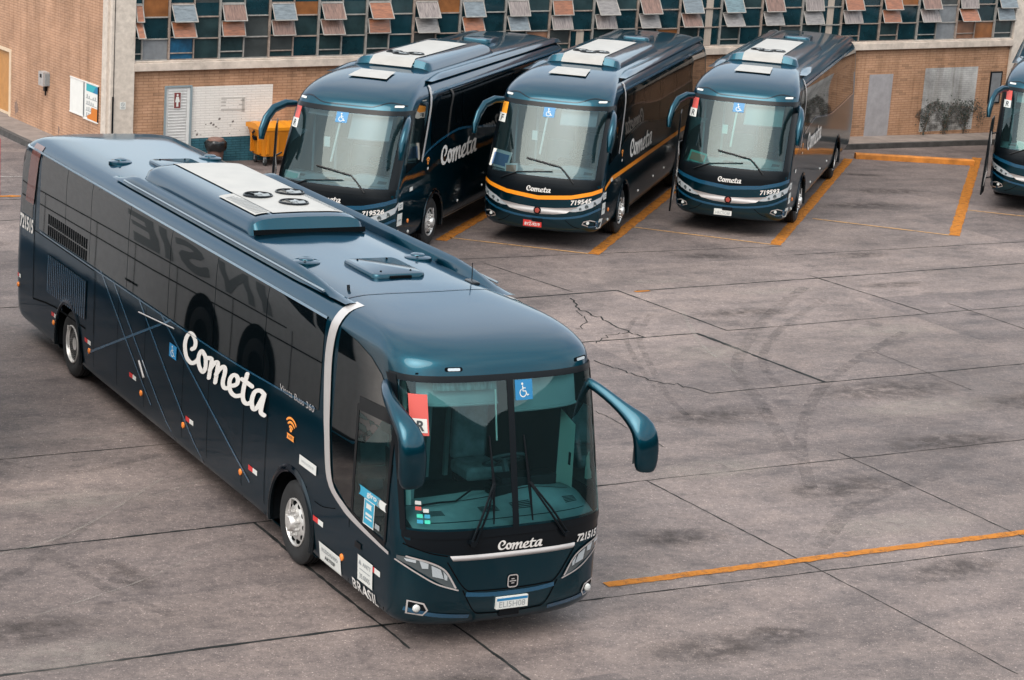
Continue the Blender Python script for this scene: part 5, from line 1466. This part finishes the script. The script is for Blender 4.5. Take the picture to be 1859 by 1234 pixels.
JOINT = mat('joint_dark', (.020, .022, .022), .95, spec=.1, var=.5, scale=3)
def strip(mb_, p, q, w, z, jit=.007, mi=0, step=.14, wv=.5):
    p, q = Vector((p[0], p[1])), Vector((q[0], q[1])); d = q - p; l = d.length; d.normalize(); nn = Vector((-d.y, d.x)); n = max(2, int(l / step))
    vs = []; off = 0
    for i in range(n + 1):
        c = p + d * l * i / n
        off = off * .7 + rng.gauss(0, jit) * .6
        ww = w / 2 * (1 + rng.uniform(-wv, wv))
        for s in (1, -1): vs.append((c.x + nn.x * (off + s * ww), c.y + nn.y * (off + s * ww), z))
    mb_.add(vs, [(2 * i, 2 * i + 1, 2 * i + 3, 2 * i + 2) for i in range(n)], mi)
m = MB()
for p, q, w in [((-9, 23.35), (-3.09, 26.87), .045), ((-3.09, 26.87), (1.5, 29.53), .04), ((-9, 19.15), (-1.09, 23.64), .05), ((-1.09, 23.64), (1.34, 24.96), .04), ((-3.16, 26.85), (-.9, 22.9), .05), ((-.6, 24.0), (2.0, 19.6), .045),
                ((-8.5, 27.8), (-4.69, 30.08), .022), ((.0, 41.1), (2.0, 42.45), .06), ((2.0, 42.45), (3.96, 39.61), .05), ((1.0, 37.75), (3.37, 39.22), .045), ((3.37, 39.22), (5.37, 36.23), .10),
                ((3.32, 34.96), (9.28, 38.61), .035), ((9.28, 38.61), (14, 41.4), .035), ((2.4, 42.53), (11.3, 48.26), .05), ((11.3, 48.26), (16, 51.1), .05), ((6.15, 45.25), (8.16, 42.35), .045), ((3.96, 39.61), (10.33, 43.67), .03), ((10.33, 43.67), (15, 46.5), .03),
                ((1.5, 29.53), (8.17, 33.44), .024), ((8.17, 33.44), (13, 36.2), .022), ((2.05, 29.84), (4.06, 26.6), .026), ((4.06, 26.6), (6, 23.4), .018), ((1.34, 24.96), (7.04, 28.05), .024), ((7.04, 28.05), (12, 30.7), .02), ((-.68, 44.2), (1.12, 42.02), .035), ((-1.8, 44.1), (5.87, 48.3), .03),
                ((8.73, 43.42), (9.9, 41.5), .03), ((5.04, 32.01), (7.12, 28.45), .025), ((6.05, 47.4), (11.9, 51.0), .03), ((6.59, 38.67), (7.9, 36.4), .015), ((-13, 46.6), (-8, 49.3), .04), ((-14, 43.2), (-8.5, 46.6), .04), ((-12, 45.6), (-13.2, 47.6), .04), ((-11.6, 36.0), (-7, 38.6), .04)]:
    strip(m, p, q, w * .8, .004)
tag(m.build('slab_joints', JOINT, None, 0), kind='structure')
m = MB()
def crack(pts, w, jit=.05):
    P = [Vector((a, b)) for a, b in pts]; out = []
    for a, b in zip(P, P[1:]):
        n = max(2, int((b - a).length / .1))
        for k in range(n): out.append(a + (b - a) * k / n + Vector((rng.gauss(0, jit * .5), rng.gauss(0, jit))))
    out.append(P[-1]); m.flat(ribbon(out, w, cap=False), lambda x, y: (x, y, .0045))
crack([(1.10, 41.5), (1.18, 40.9), (1.21, 40.5), (1.61, 39.9), (2.0, 39.1), (2.4, 38.6)], .035)
crack([(1.45, 36.6), (2.2, 35.7), (3.32, 34.96)], .03); crack([(1.2, 38.9), (1.35, 39.6), (1.2, 40.4)], .02); crack([(1.5, 37.9), (1.7, 38.5), (2.1, 38.9)], .02); crack([(1.4, 33.4), (1.9, 32.5), (2.4, 31.6)], .015)
tag(m.build('ground_cracks', JOINT, None, 0), kind='structure')
# worn tyre marks: thin sheets, broken up by noise
m = MB()
for pts, w in (([(5.9, 44.0), (4.9, 41.2), (4.2, 38.5), (3.9, 36.6), (4.1, 34.6), (4.3, 31.5)], .22), ([(6.2, 43.0), (5.2, 40.6), (4.6, 38.6), (4.4, 37.0), (4.6, 35.5)], .16), ([(2.6, 40.6), (2.3, 38.6), (2.4, 36.6), (2.6, 34.6), (2.9, 33.2)], .12), ([(2.3, 40.2), (2.05, 38.6), (2.15, 37.0), (2.4, 35.0)], .10),
               ([(7.4, 40.5), (5.5, 36.5), (4.6, 33.0), (4.4, 30.0)], .2), ([(-5.6, 25.4), (-4.4, 24.0), (-3.6, 23.4)], .18), ([(-7.4, 29.0), (-5.8, 28.4), (-4.2, 30.6)], .15), ([(6.5, 31.2), (5.0, 29.4), (4.2, 27.4)], .25), ([(-6.2, 22.4), (-5.6, 24.6), (-5.2, 26.4)], .2)):
    m.flat(ribbon(spline(pts, 14), w, cap=False), lambda x, y: (x, y, .006))
tag(m.build('tyre_marks', mark_mat('tyre_mark_rubber', (.04, .04, .042), .32, 4), None, 0), kind='structure')
m = MB()
for pts, w in (([(-6.6, 24.4), (-5.4, 25.8), (-4.6, 28.4)], .05), ([(-6.9, 29.6), (-5.6, 30.2), (-4.6, 31.2)], .06), ([(-5.2, 23.0), (-4.2, 24.4), (-3.4, 26.0)], .03), ([(3.2, 41.2), (3.4, 38.4), (3.9, 36.4)], .08), ([(-4.6, 27.6), (-3.9, 28.6), (-3.0, 28.9)], .03)):
    m.flat(ribbon(spline(pts, 14), w, cap=False), lambda x, y: (x, y, .0075))
tag(m.build('chalky_scuffs', mark_mat('chalky_scuff', (.34, .31, .28), .5, 4), None, 0), kind='structure')
def fade_mat(name, col, amt):
    m = mark_mat(name, col, amt, 3.4); t = m.node_tree
    at = t.nodes.new('ShaderNodeAttribute'); at.attribute_name = 'fade'
    mr = [n for n in t.nodes if n.type == 'MAP_RANGE'][0]; mr.inputs[1].default_value = .38; mr.inputs[2].default_value = .58
    mx_ = [n for n in t.nodes if n.type == 'MIX_SHADER'][0]
    mu = t.nodes.new('ShaderNodeMath'); mu.operation = 'MULTIPLY'
    t.links.new(mr.outputs[0], mu.inputs[0]); t.links.new(at.outputs['Fac'], mu.inputs[1]); t.links.new(mu.outputs[0], mx_.inputs[0])
    return m
def patches(name, lst, mt, z):
    m = MB(); fade = []
    for x, y, rx, ry, a in lst:
        n = 24; c, s_ = math.cos(R(a)), math.sin(R(a)); vs = [(x, y, z)]; fade.append(1.0)
        for q, fd in ((.45, .8), (.75, .35), (1.0, 0.0)):
            for k in range(n):
                an = 2 * math.pi * k / n; px, py = rx * q * math.cos(an), ry * q * math.sin(an)
                vs.append((x + px * c - py * s_, y + px * s_ + py * c, z)); fade.append(fd)
        fs = [(0, 1 + k, 1 + (k + 1) % n) for k in range(n)] + [(1 + r * n + k, 1 + r * n + (k + 1) % n, 1 + (r + 1) * n + (k + 1) % n, 1 + (r + 1) * n + k) for r in (0, 1) for k in range(n)]
        m.add(vs, fs)
    ob = m.build(name, mt, None, 0, fixn=False)
    at = ob.data.attributes.new('fade', 'FLOAT', 'POINT'); at.data.foreach_set('value', fade)
    return tag(ob, kind='structure')
patches('oil_stains', [(9.6, 57.0, 1.3, .5, 20), (9.2, 59.5, .8, .25, 10), (8.6, 54.5, 1.6, .6, 25), (7.6, 47.9, .9, .35, 30), (1.2, 50.5, 1.4, .8, 75), (4.6, 52.5, 1.5, .6, 75), (-3.0, 46.0, 1.2, .6, 75), (6.4, 36.0, 1.8, .7, 30), (3.2, 33.5, 1.4, .6, 30), (6.9, 33.0, 1.6, .5, 28),
                       (4.9, 30.2, 1.3, .5, 30), (2.3, 27.4, .9, .4, 20), (-4.4, 24.6, .8, .3, -50), (-5.2, 22.6, 1.1, .5, 30), (-.2, 21.9, .9, .4, 20), (2.6, 23.6, 1.2, .5, 30), (4.4, 41.2, 1.2, .4, 30), (7.9, 44.9, 1.0, .3, 30), (3.4, 24.2, .5, .25, 0), (8.9, 36.0, 1.6, .6, 30), (5.9, 26.9, 1.0, .4, 40), (-10.9, 42.5, 1.0, .5, 30), (4.1, 46.6, 1.0, .35, 20)],
        fade_mat('oil_stain', (.04, .036, .035), .46), .0055)
patches('pale_patches', [(5.4, 28.6, 1.6, .5, 30), (3.0, 30.6, 1.3, .5, 30), (6.8, 35.0, 1.8, .6, 30), (-5.6, 27.2, 1.3, .5, 30), (-4.6, 22.0, 1.2, .5, 30), (3.5, 37.8, 1.2, .6, 30), (7.2, 40.6, 1.5, .5, 30), (1.9, 25.8, .8, .3, 30), (5.2, 43.4, 1.3, .3, 30), (2.9, 43.6, .9, .25, 30)], fade_mat('pale_cement_patch', (.33, .29, .26), .45), .005)
# yellow bay lines
YEL = mark_mat('worn_yellow_paint', (.40, .150, .026), .95, 6.5)
for n in YEL.node_tree.nodes:
    if n.type == 'MAP_RANGE': n.inputs[1].default_value = .31; n.inputs[2].default_value = .53; n.inputs[3].default_value = .28
YPA = mark_mat('pale_worn_yellow_paint', (.46, .27, .12), .95, 5)
for n in YPA.node_tree.nodes:
    if n.type == 'MAP_RANGE': n.inputs[1].default_value = .28; n.inputs[2].default_value = .55; n.inputs[3].default_value = .2
m = MB()
for p, q in (((-1.67, 46.24), (.8, 56.2)), ((1.60, 45.9), (4.4, 57.2)), ((5.74, 48.39), (9.25, 62.3)), ((10.25, 51.12), (13.3, 64.3))): strip(m, p, q, .26, .010, .006, 0, .12, .10)
strip(m, (1.35, 25.4), (14, 32.5), .16, .010, .006, 0, .1, .16); strip(m, (2.36, 42.42), (2.66, 42.6), .08, .010)
strip(m, (-1.5, 46.62), (1.5, 45.92), .09, .010, .004, 1, .4, .2); strip(m, (2.53, 49.38), (5.7, 48.4), .09, .010, .004, 1, .4, .2); strip(m, (7.01, 52.11), (10.15, 51.14), .09, .010, .004, 1, .4, .2); strip(m, (11.25, 54.9), (14.4, 54.1), .09, .010, .004, 1, .4, .2)
strip(m, (-13.5, 46.9), (-8.5, 49.2), .16, .010, .004, 0); strip(m, (-13.5, 49.6), (-8.5, 51.8), .10, .010, .004, 2)
tag(m.build('bay_lines', [YEL, YPA, mark_mat('worn_white_paint', (.5, .48, .45), .9, 4)], None, 0), kind='structure')
# pavements with kerbs
PAV = mat('pavement_concrete', (.20, .165, .145), .85, var=.28, scale=2.2, bump=.3); KRB = mat('dark_kerb_stone', (.055, .052, .05), .85, var=.4, scale=4, bump=.3)
def wpt(s, off): return WO + Vector((math.cos(WH) * s + math.sin(WH) * off, math.sin(WH) * s - math.cos(WH) * off, 0))
def apt(s, off): return PC + Vector((math.cos(AH) * s + math.sin(AH) * off, math.sin(AH) * s - math.cos(AH) * off, 0))
def slab(mb_, P, z0, z1, mi=0):
    n = len(P); vs = [(p.x, p.y, z) for z in (z0, z1) for p in P]
    mb_.add(vs, [tuple(range(n, 2 * n)), *[(i, (i + 1) % n, n + (i + 1) % n, n + i) for i in range(n)]], mi)
m = MB(); slab(m, [wpt(-19.5, .0), wpt(9, 0), wpt(9, 1.2), wpt(-19.5, 1.2)], -.1, .148, 0); slab(m, [wpt(-19.5, 1.2), wpt(9, 1.2), wpt(9, 1.34), wpt(-19.5, 1.34)], -.1, .153, 1)
slab(m, [apt(-16, -.05), apt(-.1, -.05), apt(-.1, .9), apt(-16, .75)], -.1, .148, 0); slab(m, [apt(-16, .75), apt(-.1, .9), apt(-.1, 1.04), apt(-16, .89)], -.1, .153, 1)
tag(m.build('pavement', [PAV, KRB], None, 0), kind='structure')
# wheel stop in the empty bay
m = MB()
d = Vector((12.8 - 9.45, 63.0 - 62.75, 0)); d.normalize(); nn = Vector((-d.y, d.x, 0)); p0 = Vector((9.45, 62.55, 0)); l = 3.45
def ws(a, b, c): q = p0 + d * a + nn * b; return (q.x, q.y, c)
sec = [(-.13, 0), (-.12, .13), (-.08, .16), (.08, .16), (.12, .13), (.13, 0)]
vs = [ws(l * i / 20, b, c) for i in range(21) for b, c in sec]
m.add(vs, [(i * 6 + j, i * 6 + (j + 1) % 6, (i + 1) * 6 + (j + 1) % 6, (i + 1) * 6 + j) for i in range(20) for j in range(6)] + [tuple(range(6)), tuple(120 + j for j in range(6))])
tag(m.build('wheel_stop', mat('worn_orange_stop_paint', (.42, .15, .02), .7, var=.45, scale=2.5, bump=.2), None, 25), 'long worn orange wheel stop beam at the head of the empty bay', 'wheel stop')

# dumpster
DU = mat('orange_dumpster_plastic', (.52, .175, .006), .45, var=.07, scale=2); DUL = mat('orange_dumpster_lid', (.58, .21, .008), .4, var=.06, scale=2)
dm = empty('dumpster', wpt(-20.78, .55), WH)
tag(dm, 'orange plastic wheeled dumpster against the blue and white wall', 'dumpster')
m = MB(); w, dp = .62, .40
rows_ = [(.24, .80, .82), (.30, .82, .84), (.80, .95, .95), (.86, 1.0, 1.0), (.93, 1.0, 1.0)]
vs = []
for z, a, b in rows_:
    o2, _ = rrect2(-w * a, -dp * b, w * a, dp * b, .07, 3); vs += [(x, y, z) for x, y in o2]
k = len(vs) // 5
m.add(vs, [(i * k + j, i * k + (j + 1) % k, (i + 1) * k + (j + 1) % k, (i + 1) * k + j) for i in range(4) for j in range(k)] + [tuple(range(k))[::-1]])
for x in (-.40, -.13, .14, .41): m.box(x - .03, x + .03, -dp * .93 - .012, -dp * .84, .30, .78)
for y in (-.2, .2): m.box(-w * .95 - .008, -w * .8, y - .03, y + .03, .3, .78)
m.build('container', DU, dm, 35)
m = MB()
def lidf(a, b): 
    x, y = -w * 1.04 + 2.08 * w * a, -dp * 1.06 + 2.12 * dp * b
    return (x, y, .95 + .10 * math.sin(b * math.pi * .75 + .25) + .012 * (1 if int(a * 10) % 2 else 0) * (1 if .08 < b < .92 else 0))
m.grid(lidf, 40, 12); 
for a in (0, 1):
    e = [lidf(a, i / 12) for i in range(13)]; m.add(e + [(p[0], p[1], .90) for p in e], [(i, i + 1, i + 14, i + 13) for i in range(12)])
for b in (0, 1):
    e = [lidf(i / 40, b) for i in range(41)]; m.add(e + [(p[0], p[1], .90) for p in e], [(i, i + 1, i + 42, i + 41) for i in range(40)])
m.build('lid', DUL, dm, 30)
for x in (-.42, .42):
    for y in (-.27, .27):
        m = MB().lathe([(-.025, .07), (-.02, .085), (.02, .085), (.025, .07)], (x, y, .085), (1, 0, 0), 20); m.box(x - .035, x + .035, y - .02, y + .02, .08, .25, 1); m.build('castor', [RUB, GREYP], dm, 40)
m = MB(); m.tube([(-w * .97, -.02, .86), (-w * 1.06, -.02, .80), (-w * 1.03, -.02, .68)], .03, 8); m.box(-w * .99 - .01, -w * .9, -.09, .06, .62, .72); m.tube([(-w * .97, -.1, .70), (-w * 1.05, .0, .70), (-w * .97, .1, .70)], .022, 6)
m.build('latch', BLKP, dm, 40)
# black-bag rubbish bin
bn = empty('rubbish_bin', wpt(-22.38, .45), WH)
tag(bn, 'brown rubbish bin lined with a black bag by the louvred door', 'bin')
BRN = mat('brown_bin_plastic', (.17, .095, .075), .6, var=.15); BAG = mat('black_bin_bag', (.008, .009, .010), .28, spec=.6, bump=.5, scale=14)
m = MB().lathe([(0, .16), (.02, .165), (.45, .215), (.47, .22)], (0, 0, 0), (0, 0, 1), 28); m.build('bin_body', BRN, bn, 40)
m = MB(); n = 40; vs = []
for z, r, a in ((.36, .235, .012), (.44, .262, .02), (.52, .275, .02), (.58, .262, .014), (.615, .235, .008), (.60, .19, .004), (.5, .17, .0)):
    for k in range(n):
        q = 2 * math.pi * k / n; rr = r + a * math.sin(q * 7 + z * 30) + rng.uniform(-a, a) * .6
        vs.append((rr * math.cos(q), rr * math.sin(q), z + a * 1.2 * math.sin(q * 5)))
m.add(vs, [(i * n + k, i * n + (k + 1) % n, (i + 1) * n + (k + 1) % n, (i + 1) * n + k) for i in range(6) for k in range(n)]); m.build('bin_bag', BAG, bn, 60)
m = MB().lathe([(.56, .20), (.62, .205), (.66, .19), (.675, .15), (.68, .0001)], (0, 0, 0), (0, 0, 1), 24); m.build('bin_lid', BRN, bn, 40)
# red post at the left edge of the yard
m = MB().lathe([(0, .05), (.02, .05), (1.25, .045), (1.28, .03), (1.285, .0001)], (-11.63, 48.0, 0), (0, 0, 1), 16)
tag(m.build('bollard_post', mat('red_post_paint', (.42, .02, .03), .5, var=.15), None, 40), 'slim red post standing at the left edge of the yard', 'post')

# ================================================================== what the polished sides and windscreens mirror (outside the picture)
GREYB = mat('off_white_coach_paint', (.80, .76, .72), .4, var=.08); LETR = mat('grey_coach_letters', (.33, .34, .33), .5)
def mirrored_coach():
    h = .509
    bx, by = -math.sin(h), math.cos(h)
    u, v = 7.0, 4.0
    root = empty('white_coach', (.18 + bx * u - math.cos(h) * v, 23.206 + by * u - math.sin(h) * v, 0), h - .045)
    tag(root, 'off white coach with grey letters, seen only mirrored in the navy side', 'bus')
    m = MB(); rrbox(m, -2.6, 0, 0, 16.5, .35, 3.75, .3, 0, .12, 5); m.build('body', GREYB, root, 40)
    f = lambda y, z: (.006, y, z)
    m = MB(); m.flat(rect2(2.3, 2.75, 16.2, 3.5), f); m.flat(([(.25, 1.62), (1.05, 1.62), (1.3, 2.2), (1.3, 3.4), (.25, 3.4)], [(0, 1, 2, 3, 4)]), f); m.flat(([(1.4, 2.0), (2.6, 2.75), (2.6, 3.5), (1.4, 3.5)], [(0, 1, 2, 3)]), f)
    m.build('side_window', BLK, root, 0)
    m = MB()
    for ch, y, w in (('I', 3.1, .35), ('N', 3.75, 1.15), ('S', 5.5, 1.3), ('I', 7.1, .35), ('E', 7.7, 1.2)): m.flat(text2(ch, y, 1.50, y + w, 2.55, .03), f)
    m.build('side_lettering', LETR, root, 0)
    m = MB()
    for y in (3.6, 5.75): m.flat(disc2(y, .52, .72, .72, 28), lambda a, b: (.008, a, max(.3, b)))
    m.flat(ribbon([(2.6, 1.45), (16.2, 1.45)], .022, cap=False), f); m.flat(ribbon([(1.3, 1.2), (8, 1.15), (16.2, 1.2)], .022, cap=False), f); m.flat(rect2(8.6, .7, 9.2, .74), f)
    for y in (2.4, 4.6, 6.9, 8.8, 10.7, 13.5): m.flat(ribbon([(y, 1.45), (y, .4)], .022, cap=False), f)
    m.build('wheel_arch', SEAM, root, 0)
    for y in (3.6, 5.75): m = MB().lathe([(-.15, .5), (0, .5), (.012, .45), (.012, .3), (-.06, .22), (-.06, .0001)], (.012, y, .5), (1, 0, 0), 30); m.build('wheel', RUB, root, 40)
mirrored_coach()

term = empty('terminal_building', (0, -7, 0), 0)
tag(term, 'low dark terminal block behind the photographer, seen only mirrored in the windscreens', 'building')
m = MB(); m.box(-45, 5, -14, 0, -.2, 7.0); m.box(5, 50, -14, -.5, -.2, 9.8); m.box(40, 50, -.5, 55, -.2, 9.8); m.build('wall', mat('dark_terminal_wall', (.016, .022, .023), .8, var=.3, scale=.5), term, 0)  # right block and wing are added, sized to darken the windscreens' mirror image
m = MB(); m.box(-45.3, 4.9, -14.3, .6, 7.0, 7.2); m.build('roof', BLKP, term, 0)
for k in range(12):
    x = -41 + k * 7.4
    m = MB(); m.box(x - 2.6, x + 2.6, .0, .06, 2.9, 5.6); w_ = m.build('window', BLKP, term, 0)
    m = MB()
    for q in range(4): m.box(x - 2.5 + q * 1.27, x - 1.32 + q * 1.27, .06, .07, 3.0, 5.5)
    m.build('pane', PANES[0], w_, 0)
